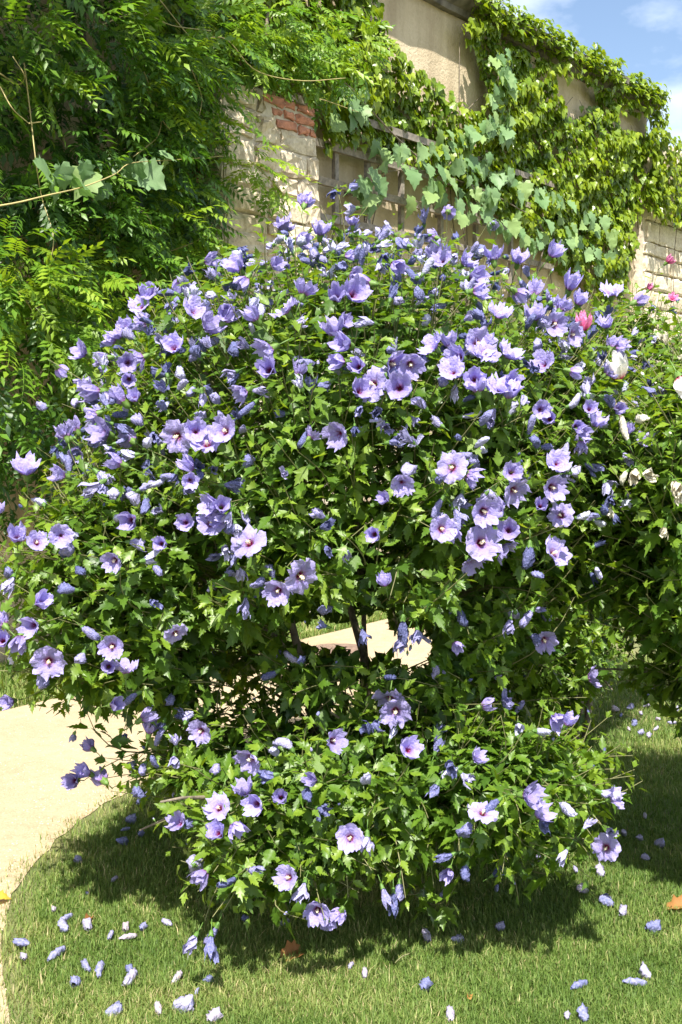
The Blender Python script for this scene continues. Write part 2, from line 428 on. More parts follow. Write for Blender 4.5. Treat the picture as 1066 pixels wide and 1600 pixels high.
# ------------------------------------------------------------------ stone pier against the wall
OP = 0.40
aL = pix_wall(349, 135, OP)[0]; aR = pix_wall(491, 185, OP)[0]; zT = pix_wall(349, 122, OP)[1]
of = lambda z: OP + (zT - z) * 0.035
batter = lambda z: (zT - z) * 0.03
pier = empty("stone_pier", W((aL + aR) / 2, 0, 0.2), "battered pier of pale rubble stone with a patch of red brick", "pier")
pb = np.array(pier.location)
V = []
for z in (0.0, zT - 0.03):
    for a, o in ((aL - batter(z), -0.02), (aL - batter(z), of(z)), (aR + batter(z), of(z)), (aR + batter(z), -0.02)): V.append(W(a, z, o))
F = [(0, 4, 5), (0, 5, 1), (1, 5, 6), (1, 6, 2), (2, 6, 7), (2, 7, 3), (4, 7, 6), (4, 6, 5)]
wpart("core", T(V, F), M['mortar'], pier, pb)
z = zT; wP = aR - aL; sd_ = 900; row = 0
while z > 2.2:
    inb = 3.90 < z - 0.04 < 4.12
    if 3.70 < z - 0.05 and z <= 4.06 + 0.02: h = 0.080; brickrow = True
    else: h = rng.uniform(0.13, 0.24) if z > 3.3 else rng.uniform(0.10, 0.2); brickrow = False
    L = aL - batter(z); Rr = aR + batter(z)
    if brickrow:
        b0 = L + wP * (0.40 + 0.10 * (row % 2) + (0.14 if z < 3.86 else 0))
        a = b0
        while a < Rr - 0.04:
            w_ = min(0.25 if rng.random() < 0.6 else 0.13, Rr - a); sd_ += 1
            wpart("brick", rock(a + 0.010, a + w_ - 0.010, z - h + 0.011, z - 0.011, 0, 0.022 + rng.uniform(-0.010, 0.012), sd_, 0.006, 0.012, of), M['brick'], pier, pb)
            a += w_
        if row % 2 == 0:                       # taller stones beside the bricks
            a = L
            while a < b0 - 0.05:
                w_ = min(rng.uniform(0.2, 0.34), b0 - a); sd_ += 1
                wpart("stone", rock(a + 0.012, a + w_ - 0.012, z - 2 * h + 0.012, z - 0.012, 0, 0.04, sd_, 0.014, 0.022, of), M['stone'], pier, pb)
                a += w_
        row += 1
    else:
        a = L
        while a < Rr - 0.05:
            w_ = rng.uniform(0.18, 0.5)
            if Rr - a - w_ < 0.12: w_ = Rr - a
            sd_ += 1
            wpart("stone", rock(a + 0.012, a + w_ - 0.012, z - h + 0.010, z - 0.010, 0, rng.uniform(0.02, 0.045), sd_, 0.009, 0.015, of), M['stone'], pier, pb)
            a += w_
    z -= h
# side face (turned to the left): stones too
def side_rock(z0, z1, o0, o1, seed):
    r = np.random.default_rng(seed); V = []
    us = [0, 0.15, 0.85, 1]
    for j, v in enumerate(us):
        for i, u in enumerate(us):
            e = (i in (0, 3)) + (j in (0, 3)); z = z0 + (z1 - z0) * v
            V.append(W(aL - batter(z) - 0.035 + 0.02 * e + r.normal() * 0.008, z + r.normal() * 0.008, o0 + (o1 - o0) * u))
    F = [(a, c, b) for a, b, c in grid_tris(4, 4)]; n = 16; rim = [0, 1, 2, 3, 7, 11, 15, 14, 13, 12, 8, 4]
    for k in rim: V.append(V[k] + D * 0.07)
    for k in range(12): F += [(rim[k], n + k, n + (k + 1) % 12), (rim[k], n + (k + 1) % 12, rim[(k + 1) % 12])]
    return T(V, F)
z = zT
while z > 2.2:
    h = rng.uniform(0.12, 0.24); sd_ += 1
    s = rng.uniform(0.4, 0.6) * of(z)
    wpart("stone", side_rock(z - h + 0.01, z - 0.01, 0.02, s - 0.008, sd_), M['stone'] if sd_ % 5 else M['brick'], pier, pb)
    wpart("stone", side_rock(z - h + 0.01, z - 0.01, s + 0.008, of(z) - 0.01, sd_ + 300), M['stone'], pier, pb)
    z -= h

# ------------------------------------------------------------------ trellis
t0 = aR + 0.02
tre = empty("wooden_trellis", W(t0 + 1, 0, 0.15), "weathered grey wooden trellis fixed to the plastered wall beside the pier", "trellis")
tb = np.array(tre.location)
zr = [pix_wall(575, 246, 0.16)[1] - 0.295 * k for k in range(-1, 4)]
for z in zr:
    t_ = box_t(t0, t0 + 4.3, z - 0.030, z + 0.030, 0.135, 0.175); t_.V += 0.003 * rng.normal(size=t_.V.shape)
    wpart("rail", t_, M['wood'], tre, tb)
for px in (525, 575, 628, 690, 745, 800):
    t = pix_wall(px, 270, 0.12)[0]
    t_ = box_t(t - 0.024, t + 0.024, zr[-1] - 0.35, zr[0] + 0.12, 0.094, 0.1335)
    wpart("upright", t_, M['wood'], tre, tb)
for i, px in enumerate((560, 700)):                    # blocks that hold it off the wall
    t = pix_wall(px, 270, 0.12)[0]
    wpart("bracket", box_t(t - 0.03, t + 0.03, zr[2] - 0.022, zr[2] + 0.022, -0.02, 0.1335), M['wood'], tre, tb)

# ------------------------------------------------------------------ leaf and flower templates
def flat_leaf(half, mid, curl=0.25, fold=0.22, wav=0.0, seed=0, pet=0.25):
    "half: right outline from base to tip; mid: y values along the midrib; petiole along -y"
    r = np.random.default_rng(seed)
    mv = [(0.0, y) for y in mid]; V2 = list(mv); nm = len(mid)
    right = list(half); nr = len(right); V2 += right + [(-x, y) for x, y in right]
    F = []
    def strip(off, flip):
        i = 0; j = 0; chain = [off + k for k in range(nr)]
        while i < nm - 1 or j < nr - 1:
            ym = mid[i + 1] if i < nm - 1 else 9; yo = right[j + 1][1] if j < nr - 1 else 9
            if ym <= yo: f = (i, chain[j], i + 1); i += 1
            else: f = (i, chain[j], chain[j + 1]); j += 1
            F.append(f if not flip else (f[0], f[2], f[1]))
    strip(nm, False); strip(nm + nr, True)
    V = []
    for x, y in V2:
        V.append((x * (1 - 0.1 * fold), y, fold * abs(x) - curl * y * y + wav * math.sin(9 * y + 14 * x + seed) + r.normal() * 0.008))
    if pet:                                            # thin petiole
        n = len(V); w = 0.018
        V += [(-w, 0.02, 0), (w, 0.02, 0), (0, -pet, -0.04 + 0.15 * pet)]; F.append((n, n + 2, n + 1))
    return T(V, F)
hib_half = [(0.02, 0.0), (0.12, 0.07), (0.23, 0.24), (0.25, 0.33), (0.42, 0.53), (0.27, 0.505), (0.16, 0.51), (0.23, 0.64), (0.14, 0.65), (0.15, 0.78), (0.07, 0.80), (0.01, 1.0)]
hib_half2 = [(0.02, 0.0), (0.10, 0.06), (0.20, 0.24), (0.29, 0.42), (0.17, 0.41), (0.22, 0.57), (0.12, 0.58), (0.13, 0.76), (0.06, 0.80), (0.01, 1.0)]
HIB = [flat_leaf(hib_half, [0, 0.3, 0.6, 1.0], c, f, 0.03, s) for s, (c, f) in enumerate([(0.1, 0.25), (0.35, 0.15), (0.22, 0.4), (-0.1, 0.2)])]
HIB += [flat_leaf(hib_half2, [0, 0.35, 0.7, 1.0], c, f, 0.03, s + 7) for s, (c, f) in enumerate([(0.15, 0.3), (0.4, 0.2)])]
ivy_half = [(0.02, 0.0), (0.30, -0.10), (0.50, 0.14), (0.48, 0.42), (0.30, 0.44), (0.26, 0.62), (0.01, 1.0)]
IVY = [flat_leaf(ivy_half, [0, 0.45, 1.0], c, f, 0.03, s, 0.3) for s, (c, f) in enumerate([(0.15, 0.2), (0.4, 0.3), (0.3, 0.1)])]
vine_half = [(0.02, 0.0), (0.22, -0.16), (0.42, -0.06), (0.40, 0.10), (0.58, 0.22), (0.46, 0.40), (0.54, 0.56), (0.34, 0.58), (0.30, 0.74), (0.16, 0.78), (0.01, 0.98)]
VINE = [flat_leaf(vine_half, [0, 0.3, 0.6, 0.98], c, f, 0.04, s, 0.3) for s, (c, f) in enumerate([(0.2, 0.15), (0.4, 0.3), (0.1, 0.35), (0.5, 0.1)])]
def pinnate(n, seed, droop):
    r = np.random.default_rng(seed); V, F = [], []
    def P(s): return np.array([0.02 * math.sin(3 * s + seed), s, 0.10 * s - droop * s * s])
    w = 0.006
    for k in range(6):
        s = k / 6; p = P(s); V += [p + (-w, 0, 0), p + (w, 0, 0)]
    for k in range(5): a = 2 * k; F += [(a, a + 1, a + 3), (a, a + 3, a + 2)]
    def lf(p, ang, L, tw):
        d = np.array([math.sin(ang), math.cos(ang), -0.25 + tw]); d /= np.linalg.norm(d); x = nrm(np.cross(d, (0, 0, 1.0))); b = len(V)
        up = np.array([0, 0, 1.0])
        V.extend([p, p + d * 0.45 * L + x * 0.205 * L + up * 0.04 * L, p + d * L - up * 0.16 * L, p + d * 0.45 * L - x * 0.205 * L + up * 0.04 * L, p + d * 0.5 * L - up * 0.01 * L])
        F.extend([(b, b + 1, b + 4), (b + 1, b + 2, b + 4), (b + 2, b + 3, b + 4), (b + 3, b, b + 4)])
    for k in range(n):
        s = 0.25 + 0.68 * k / n
        for sg in (-1, 1): lf(P(s + 0.015 * sg), sg * (1.15 - 0.35 * k / n + r.normal() * 0.1), 0.30 * (1 - 0.35 * abs(k / n - 0.45)) * r.uniform(0.85, 1.1), r.normal() * 0.12)
    lf(P(0.94), r.normal() * 0.1, 0.28, 0)
    return T(V, F)
WIS = [pinnate(6, 1, 0.25), pinnate(5, 2, 0.5), pinnate(6, 3, 0.8), pinnate(5, 4, 0.1)]

def petal(k, flare, cup, seed, wid=1.0, L=1.0, nu=8, nv=8, off=0.0, base=0.05):
    "one petal about +z: rises from the base and flares outwards"
    r = np.random.default_rng(seed * 31 + k); an = 2 * math.pi * k / 5 + r.normal() * 0.06 + off
    ca, sa = math.cos(an), math.sin(an); V, R = [], []
    ph = r.uniform(0, 6.28, 3); fl = flare * r.uniform(0.9, 1.12)
    for j in range(nv):
        v = j / (nv - 1)
        ang = (0.35 + fl * v ** 0.8)                    # angle from the axis
        rr = base + L * (v * math.sin(0.25 + fl * 0.5 * v ** 0.5)); hh = L * (v * math.cos(0.25 + fl * 0.62 * v ** 0.6)) * r.uniform(0.94, 1.06) ** (1 if j else 0)
        wdt = wid * L * (0.10 + 0.62 * math.sin(min(1, v * 1.12) * math.pi * 0.62) ** 1.15) * (1.0 if v < 0.9 else 0.86)
        for i in range(nu):
            u = 2 * i / (nu - 1) - 1
            ruf = (0.15 * v * v * math.sin(4.0 * u + ph[0] + 2 * v) + 0.11 * v ** 3 * math.sin(9 * u + ph[1]) + 0.045 * v * math.sin(8 * v + 6 * u + ph[2]) + 0.025 * v * r.normal()) * L
            x = rr - cup * 0.25 * u * u * v * L * 0.4 + ruf * math.sin(ang) * 0.4
            tipin = (-0.10 * (u * u) * (v ** 4) + 0.05 * v ** 5 * math.sin(11 * u + ph[2])) * L
            y = u * wdt * 0.62
            zz = hh + cup * 0.30 * u * u * v * L * 0.5 + ruf + tipin + 0.03 * u * v * L
            V.append((ca * x - sa * y, sa * x + ca * y, zz)); R.append(min(1, v + 0.04 * abs(u)))
    return T(V, grid_tris(nu, nv), R)
def calyx_t():
    V, F = [], []
    for j, (rr, z) in enumerate([(0.03, -0.28), (0.13, -0.22), (0.19, -0.06), (0.17, 0.06), (0.22, 0.16)]):
        for i in range(10):
            a = 2 * math.pi * i / 10; q = rr * (1.15 if i % 2 == 0 and j > 2 else 0.9); V.append((q * math.cos(a), q * math.sin(a), z + (0.10 if (j == 4 and i % 2 == 0) else 0)))
    F = grid_tris(10, 5, True); n = len(V)
    V += [(0, 0, -0.9), ]
    st = tube([(0.04, 0.02, -1.0), (0.01, 0, -0.6), (0, 0, -0.25)], 0.035, 5)
    t1 = T(V[:-1], F)
    br = []
    for k in range(7):                                 # narrow bracts
        a = 2 * math.pi * k / 7; d = np.array([math.cos(a), math.sin(a), 0]); p = np.array([-d[1], d[0], 0])
        br.append(T([d * 0.10 - p * 0.025 + (0, 0, -0.24), d * 0.10 + p * 0.025 + (0, 0, -0.24), d * 0.34 + (0, 0, 0.02)], [(0, 1, 2)]))
    return join(t1, st, *br)
CALYX = calyx_t()
def stamen_t():
    t = tube([(0, 0, 0.0), (0, 0, 0.3), (0.02, 0, 0.55), (0.03, 0.01, 0.66)], [0.05, 0.06, 0.085, 0.05], 7)
    r = np.random.default_rng(3); ps = []
    for k in range(16):
        a = r.uniform(0, 6.28); z = r.uniform(0.3, 0.62); d = np.array([math.cos(a), math.sin(a), 0.3]) * 0.12
        c = np.array([0.02, 0, z]) + d; s = 0.028
        ps.append(T([c + (s, 0, 0), c + (-s, s, 0), c + (-s, -s, 0), c + (0, 0, 1.5 * s)], [(0, 1, 3), (1, 2, 3), (2, 0, 3), (0, 2, 1)]))
    return join(t, *ps)
STAMEN = stamen_t(); STAMEN.V *= 0.8
OPENP = [[petal(k, fl, cu, s, 1.12) for k in range(5)] for s, (fl, cu) in enumerate([(1.35, 0.9), (0.95, 1.0), (1.65, 0.6), (1.15, 1.1)])]
def inner(seed):                                       # petaloids of the half-double flowers
    return [petal(k, 0.9, 0.6, seed + 50, 0.8, 0.6, 5, 5, 0.6, 0.03) for k in range(5)]
HALF = [join(*[petal(k, fl, cu, s + 9, w) for k in range(5)], *(inner(s) if s % 2 else [])) for s, (fl, cu, w) in enumerate([(0.35, 1.0, 1.1), (0.75, 0.9, 1.1), (0.15, 1.0, 1.0), (1.0, 0.9, 1.15), (0.3, 1.2, 1.05), (0.6, 1.1, 1.1)])]
def wilted(seed, L=1.25, fat=0.27, tipopen=0.0, bend=0.2):
    r = np.random.default_rng(seed); V, nu, nv = [], 12, 9; ph = r.uniform(0, 6.28, 4)
    for j in range(nv):
        v = j / (nv - 1)
        rr = fat * (0.20 + 0.95 * math.sin(math.pi * (0.07 + 0.80 * v)) ** 0.85 + tipopen * v * v)
        if j == nv - 1: rr *= 0.5
        for i in range(nu):
            a = 2 * math.pi * i / nu + 1.5 * v
            q = rr * (1 + 0.24 * math.sin(5 * a + ph[0] + 2 * v) + 0.16 * math.sin(3 * a + ph[1] + 5 * v) + r.normal() * 0.10)
            V.append((q * math.cos(a) + bend * v * v * math.cos(ph[2]), q * math.sin(a) * 0.85 + bend * v * v * math.sin(ph[2]), 0.05 + v * L + (0.06 * math.sin(4 * a + ph[3]) if j >= nv - 2 else 0)))
    F = grid_tris(nu, nv, True); n = len(V); V.append((bend * math.cos(ph[2]), bend * math.sin(ph[2]), L * 0.9))
    for i in range(nu): F.append((n, (nv - 1) * nu + i, (nv - 1) * nu + (i + 1) % nu))
    t = T(V, F)
    c = T(CALYX.V * 0.85, CALYX.F, CALYX.rad, np.ones(len(CALYX.F), int))
    return join(t, c), t
WILT2 = [wilted(s, L, f, to, b) for s, (L, f, to, b) in enumerate([(1.4, 0.25, 0.2, 0.25), (1.15, 0.31, 0.6, 0.25), (1.5, 0.22, 0.5, 0.5), (0.95, 0.34, 0.9, 0.4), (1.3, 0.27, 0.4, 0.7), (0.85, 0.33, 0.3, 0.3), (1.2, 0.24, 1.2, 0.5), (1.6, 0.20, 0.3, 0.35)])]
def crumpled(seed, fl, L, wd):
    ps = [petal(k, fl, 1.3, seed + 70, wd, L * (0.85 + 0.06 * ((k * 7 + seed) % 5)), 5, 6, 0.3, 0.04) for k in range(5)]
    r = np.random.default_rng(seed); out = []
    for t_ in ps:
        v = t_.rad[:, None]; tw = 0.9 * v[:, 0] * (1 + 0.3 * seed % 2); c, s_ = np.cos(tw), np.sin(tw)
        x = t_.V[:, 0] * c - t_.V[:, 1] * s_; y = t_.V[:, 0] * s_ + t_.V[:, 1] * c
        out.append(T(np.stack([x, y, t_.V[:, 2]], 1) + r.normal(size=t_.V.shape) * 0.05 * v + np.array([0.25, 0.1, 0]) * v * v * r.normal(), t_.F, t_.rad))
    return join(*out, T(CALYX.V * 0.85, CALYX.F, CALYX.rad, np.ones(len(CALYX.F), int)))
WILT = [a for a, b in WILT2] + [crumpled(k, f, L, w) for k, (f, L, w) in enumerate([(0.0, 1.2, 0.55), (0.2, 1.0, 0.7), (-0.1, 1.35, 0.5), (0.35, 0.95, 0.7), (0.1, 1.1, 0.8)])] * 2
ROLL = [b for a, b in WILT2]
for t_ in ROLL: t_.V = t_.V + np.random.default_rng(len(t_.V)).normal(size=t_.V.shape) * 0.022
bud_t = join(T(CALYX.V * 0.8, CALYX.F, CALYX.rad, np.ones(len(CALYX.F), int)), tube([(0, 0, 0), (0, 0, 0.2), (0, 0, 0.42), (0, 0, 0.55)], [0.12, 0.17, 0.13, 0.03], 7))

# ------------------------------------------------------------------ hibiscus shrubs
def env_f(P, E):
    "min over ellipsoids of the normalised radius"
    P = np.asarray(P, float); out = np.full(P.shape[:-1], 9.0)
    for c, r in E: out = np.minimum(out, np.sqrt((((P - np.array(c)) / np.array(r)) ** 2).sum(-1)))
    return out
def env_n(P, E):
    e = 0.01; g_ = np.stack([env_f(P + e * np.eye(3)[k], E) - env_f(P - e * np.eye(3)[k], E) for k in range(3)], -1)
    return nrm(g_)
def env_sample(E, n, r):
    w = np.array([a[0] * a[1] + a[1] * a[2] + a[0] * a[2] for c, a in E]); w /= w.sum(); out = []
    while len(out) < n:
        k = r.choice(len(E), p=w); c, a = E[k]; d = nrm(r.normal(size=3)); p = np.array(c) + d * np.array(a)
        if env_f(p, [E[j] for j in range(len(E)) if j != k] or [((99, 99, 99), (1, 1, 1))]) > 0.93 and p[2] > 0.12: out.append(p)
    return np.array(out)
def hit(px, py, E, push=0.03):
    ds = np.arange(2.2, 6.5, 0.01); rd = ray(px, py); P = CAM + ds[:, None] * rd
    f = env_f(P, E); ix = np.nonzero(f < 1.0)[0]
    k = ix[0] if len(ix) else int(np.argmin(f))
    return P[k] - nrm(rd) * push

def shrub(base, E, n_out, n_in, label, group, flowers, n_wilt, seed, zw=1.45, petal_m='violet', wilt_m='wilt', leafL=(0.050, 0.085), gaps=(), n_obj=300, petals_sep=60, stems=8, stem_pts=None, bud_n=160):
    r = np.random.default_rng(seed); base = np.array(base, float)
    root = empty("hibiscus_shrub", base, label, "shrub", group)
    cen = np.array([base[0], base[1], 0])
    # --- flowers given one by one
    FL = []
    for f in flowers:
        px, py, kind = f[0], f[1], f[2]; sz = f[3] if len(f) > 3 else 1.0
        p = hit(px, py, E, 0.26 if f[-1] == 'white' else 0.05 if kind in 'OH' else 0.02)
        n_ = env_n(p[None], E)[0]; tocam = nrm(CAM - p)
        if kind == 'O': ax = nrm(0.6 * n_ + 0.45 * tocam + 0.5 * r.normal(size=3) + (0, 0, 0.1))
        elif kind == 'H': ax = nrm(0.7 * n_ + 0.15 * tocam + 0.65 * r.normal(size=3) + (0, 0, 0.1))
        else: ax = nrm(0.6 * n_ + 0.6 * r.normal(size=3) + (0, 0, -0.75 if p[2] < 1.45 else -0.15))
        FL.append((p, ax, kind, sz, f[4] if len(f) > 4 else petal_m))
    if n_wilt > 100:                                     # more half-closed flowers strewn over the crown
        ex = env_sample(E, 500, r); ex = ex[(ex[:, 2] > 1.15) & (((CAM - ex) * env_n(ex, E)).sum(1) > 0)][:70]
        for p, n1 in zip(ex, env_n(ex, E)): FL.append((p + n1 * 0.02, nrm(0.7 * n1 + 0.7 * r.normal(size=3)), 'H', r.uniform(0.75, 1.05), petal_m))
    tips = env_sample(E, n_out, r)
    n_ = env_n(tips, E)
    lump = vnoise(tips[:, 0], tips[:, 1], tips[:, 2], 6.0, seed)
    tips = tips + n_ * (0.07 * lump + r.normal(size=len(tips)) * 0.045 - 0.03)[:, None]
    inn = env_sample(E, n_in, r); kk = r.uniform(0.5, 0.85, len(inn))[:, None]
    ec = np.array([np.array(c) for c, a in E]); 
    near_c = ec[np.argmin(((inn[:, None] - ec[None]) ** 2).sum(-1), 1)]
    inn = near_c + (inn - near_c) * kk
    ftip = np.array([p - ax * 0.045 for p, ax, *_ in FL]) if FL else np.zeros((0, 3))
    allt = np.vstack([tips, inn, ftip]); cls = np.r_[np.zeros(len(tips)), np.ones(len(inn)), np.full(len(ftip), 2)]
    LP, LY, LZ, LS, LT = [], [], [], [], []; twigs = []
    for i, tp in enumerate(allt):
        out = env_n(tp[None], E)[0]; L = r.uniform(0.22, 0.42)
        if cls[i] == 2: L = 0.30
        dirn = nrm(out * 0.8 + np.array([0, 0, 0.55]) + 0.25 * r.normal(size=3)) if cls[i] != 2 else nrm(out * 0.7 + np.array([0, 0, 0.15]) + 0.2 * r.normal(size=3))
        if tp[2] < 0.75: dirn = nrm(dirn + (0, 0, -0.35))
        inward = nrm(cen + np.array([0, 0, tp[2] * 0.7]) - tp)
        st = tp - dirn * L * 0.5 + inward * L * 0.6
        c_ = bez(st, tp - dirn * L * 0.55, tp, 6)
        twigs.append(c_)
        nl = int(r.integers(12, 17)) if cls[i] != 2 else 8
        ph = r.uniform(0, 6.28); tone = r.normal() * 0.10
        a_ = nrm(np.cross(dirn, (0.3, 0.2, 0.9))); b_ = np.cross(dirn, a_)
        for q in range(nl):
            s = 0.12 + 0.88 * (q + 0.5) / nl; s += r.normal() * 0.03
            p = (1 - s) ** 2 * st + 2 * s * (1 - s) * (tp - dirn * L * 0.55) + s * s * tp
            an = ph + 2.4 * q; rad_ = math.cos(an) * a_ + math.sin(an) * b_
            yv = nrm(rad_ * 0.9 + dirn * (0.25 + 0.75 * max(0, s - 0.6)) + np.array([0, 0, -0.16]) + 0.18 * r.normal(size=3))
            zv = nrm(np.array([0, 0, 0.9]) + out * 0.55 + 0.35 * r.normal(size=3))
            big = (1.0 - 0.55 * max(0, s - 0.55) / 0.45)
            LP.append(p + yv * 0.018); LY.append(yv); LZ.append(zv); LS.append(r.uniform(*leafL) * big)
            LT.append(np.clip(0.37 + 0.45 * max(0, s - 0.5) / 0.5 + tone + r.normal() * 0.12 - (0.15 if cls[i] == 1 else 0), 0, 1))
    LP = np.array(LP); LY = np.array(LY); LZ = np.array(LZ); LS = np.array(LS); LT = np.array(LT)
    keep = LP[:, 2] > 0.07
    for gp in gaps:                                    # open places between the limbs, each a tapering tunnel
        a, b, ra, rb = np.array(gp[0]), np.array(gp[1]), gp[2], gp[3]
        for q, arr in ((0, LP + LY * (LS * 0.5)[:, None]),):
            s = ((arr - a) @ (b - a)) / ((b - a) @ (b - a)); c_ = a + np.clip(s, 0, 1)[:, None] * (b - a)
            dd = arr - c_; ww = 1 + 0.45 * vnoise(arr[:, 0], arr[:, 1], arr[:, 2], 14, 5)
            keep &= ~(((dd[:, 0] / ra) ** 2 + (dd[:, 2] / rb) ** 2 < ww) & (s > -0.1) & (s < 1.1))
    if FL:
        C = LP + LY * (LS * 0.5)[:, None]
        for p, ax, kind, sz, _ in FL:
            tocam = nrm(CAM - p)
            for q in (0.03, 0.08, 0.14):
                rr = 0.042 if kind in 'OH' else 0.026
                keep &= ((C - (p + tocam * q + ax * 0.01)) ** 2).sum(1) > rr * rr
    LP, LY, LZ, LS, LT = LP[keep], LY[keep], LZ[keep], LS[keep], LT[keep]
    R = frames(LY, LZ); which = r.integers(0, len(HIB), len(LP))
    # --- the leaves that show largest are objects of their own
    px, py, dz = proj(LP); size = LS / dz
    vis = (px > -10) & (px < 1076) & (py > 0) & (py < 1600) & (env_f(LP, E) > 0.90) & (((CAM - LP) * env_n(LP, E)).sum(1) > 0)
    sc = np.where(vis, size, 0); top = np.argsort(-sc)[:n_obj]; top = top[sc[top] > 0]
    variants = {}
    for i in top:
        key = (int(which[i]), int(round(LT[i] * 5)))
        if key not in variants:
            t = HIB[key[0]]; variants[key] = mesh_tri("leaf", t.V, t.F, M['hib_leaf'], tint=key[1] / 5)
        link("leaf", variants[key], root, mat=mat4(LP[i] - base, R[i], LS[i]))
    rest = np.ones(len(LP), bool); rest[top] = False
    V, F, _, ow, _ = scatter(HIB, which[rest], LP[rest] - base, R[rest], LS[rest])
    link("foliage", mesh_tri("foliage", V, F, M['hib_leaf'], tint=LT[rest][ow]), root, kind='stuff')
    # --- stems and twigs
    tt = []
    for c_ in twigs:
        ok = True
        for gp in gaps:
            a, b = np.array(gp[0]), np.array(gp[1]); s = np.clip(((c_ - a) @ (b - a)) / ((b - a) @ (b - a)), 0, 1); dd = c_ - (a + s[:, None] * (b - a))
            if ((dd[:, 0] / gp[2]) ** 2 + (dd[:, 2] / gp[3]) ** 2 < 0.7).any(): ok = False
        if ok: tt.append(tube(c_ - base, np.linspace(0.0028, 0.0012, len(c_)), 4, False))
    tw = join(*tt); link("twigs", mesh_tri("twigs", tw.V, tw.F, M['twig'], tint=0.5), root, kind='stuff')
    pts = stem_pts or []
    for k in range(stems - len(pts)):
        a = 6.28 * k / max(1, stems) + r.uniform(-0.3, 0.3); c, e = E[k % len(E)]
        tgt = np.array(c) + np.array([math.cos(a), math.sin(a), 0.45]) * np.array(e) * 0.62
        b0 = base + np.array([0.10 * math.cos(a), 0.08 * math.sin(a), -0.03])
        pts.append([b0, b0 * 0.6 + tgt * 0.4 + np.array([0, 0, 0.18]), tgt])
    for q in pts:
        b0, m_, tgt = [np.array(x, float) for x in q]
        c_ = smooth_path([b0, m_, tgt], 10); c_ = c_ + r.normal(size=c_.shape) * 0.006; r0 = r.uniform(0.014, 0.022)
        so = [tube(c_ - base, np.linspace(r0, r0 * 0.35, 10), 8)]
        for s in (4, 6, 7, 8):                          # side limbs
            tip = c_[s] + nrm(r.normal(size=3) + (c_[-1] - b0)) * r.uniform(0.25, 0.45)
            if not any((np.abs(bez(c_[s], (c_[s] + tip) / 2, tip, 5) - (np.array(gp[0]) + np.array(gp[1])) / 2)[:, [0, 2]] < (gp[2], gp[3])).all(1).any() for gp in gaps):
                so.append(tube(bez(c_[s], (c_[s] + tip) / 2 + (0, 0, 0.04), tip, 5) - base, np.linspace(r0 * 0.5, 0.003, 5), 6))
        s_ = join(*so); link("stem", mesh_tri("stem", s_.V, s_.F, M['bark'], tint=0.5), root)
    # --- flowers
    meshes = {}
    def me_of(key, t, mats, rad=True, tint=0.5):
        if key not in meshes: meshes[key] = mesh_tri(key[0], t.V, t.F, mats, tint=tint, rad=t.rad, midx=t.mi)
        return meshes[key]
    def axf(ax):
        h = nrm(r.normal(size=3)); X = nrm(np.cross(h, ax)); Y = np.cross(ax, X); return np.stack([X, Y, ax], 1)
    big = sorted([i for i, f in enumerate(FL) if f[2] == 'O'], key=lambda i: -FL[i][3] / np.linalg.norm(FL[i][0] - CAM))[:petals_sep]
    big = set(big)
    wl_ = []
    for i, (p, ax, kind, sz, pm) in enumerate(FL):
        Rm = axf(ax)
        if kind == 'O':
            s = 0.047 * sz * r.uniform(0.92, 1.08); k = int(r.integers(0, 4))
            f = link("flower", me_of(("flower", 'c'), CALYX, M['calyx']), root, mat=mat4(p - base, Rm, s)) if i in big else \
                link("flower", me_of(("flower", k, pm), join(*OPENP[k], *(inner(k) if k % 2 else [])), M[pm]), root, mat=mat4(p - base, Rm, s))
            if i in big:
                for q in range(5): link("petal", me_of(("petal", k, q, pm), OPENP[k][q], M[pm]), f)
            else: link("calyx", me_of(("calyx",), CALYX, M['calyx']), f)
            link("stamen", me_of(("stamen",), STAMEN, M['stamen']), f)
        elif kind == 'H':
            s = 0.047 * sz * r.uniform(0.9, 1.1); k = int(r.integers(0, len(HALF)))
            f = link("flower", me_of(("flower", 'h', k, pm), HALF[k], M[pm]), root, mat=mat4(p - base, Rm, s))
            link("calyx", me_of(("calyx",), CALYX, M['calyx']), f)
        else: wl_.append((p, ax, sz))
    # scattered wilted flowers, crowding the crown of the shrub
    cand = env_sample(E, n_wilt * 9, r)
    dens = np.clip((cand[:, 2] - zw) / 0.5, 0.05, 1) * np.clip(0.55 + 0.6 * vnoise(cand[:, 0], cand[:, 1], cand[:, 2], 7, seed + 1), 0.05, 1)
    dens *= np.where(((CAM - cand) * env_n(cand, E)).sum(1) > -0.8, 1, 0.1)
    cand = cand[np.argsort(-(np.log(r.random(len(cand))) / dens))][:n_wilt]
    cn = env_n(cand, E)
    for p, n1 in zip(cand, cn):
        wl_.append((p + n1 * r.uniform(-0.07, 0.035), nrm(n1 * 0.5 + 0.8 * r.normal(size=3) + (0, 0, -0.1)), r.uniform(0.75, 1.05)))
    wl_.sort(key=lambda q: np.linalg.norm(q[0] - CAM) / q[2])
    for p, ax, sz in wl_[:300]:
        k = int(r.integers(0, len(WILT)))
        link("wilted_flower", me_of(("wilted_flower", k), WILT[k], [M[wilt_m], M['calyx']], tint=0.0), root, mat=mat4(p - base, axf(ax), 0.036 * sz))
    if len(wl_) > 300:
        q = wl_[300:]; P = np.array([a[0] for a in q]); Rm = np.array([axf(a[1]) for a in q]); S = np.array([0.036 * a[2] for a in q]); wh = r.integers(0, len(WILT), len(q))
        V, F, _, ow, mi = scatter(WILT, wh, P - base, Rm, S)
        link("wilted_flowers", mesh_tri("wilted_flowers", V, F, [M[wilt_m], M['calyx']], tint=(r.uniform(-0.25, 0.45, len(q)))[ow], midx=mi), root, kind='stuff')
    # buds at shoot tips
    bt = tips[r.permutation(len(tips))[:bud_n]]; bn = env_n(bt, E)
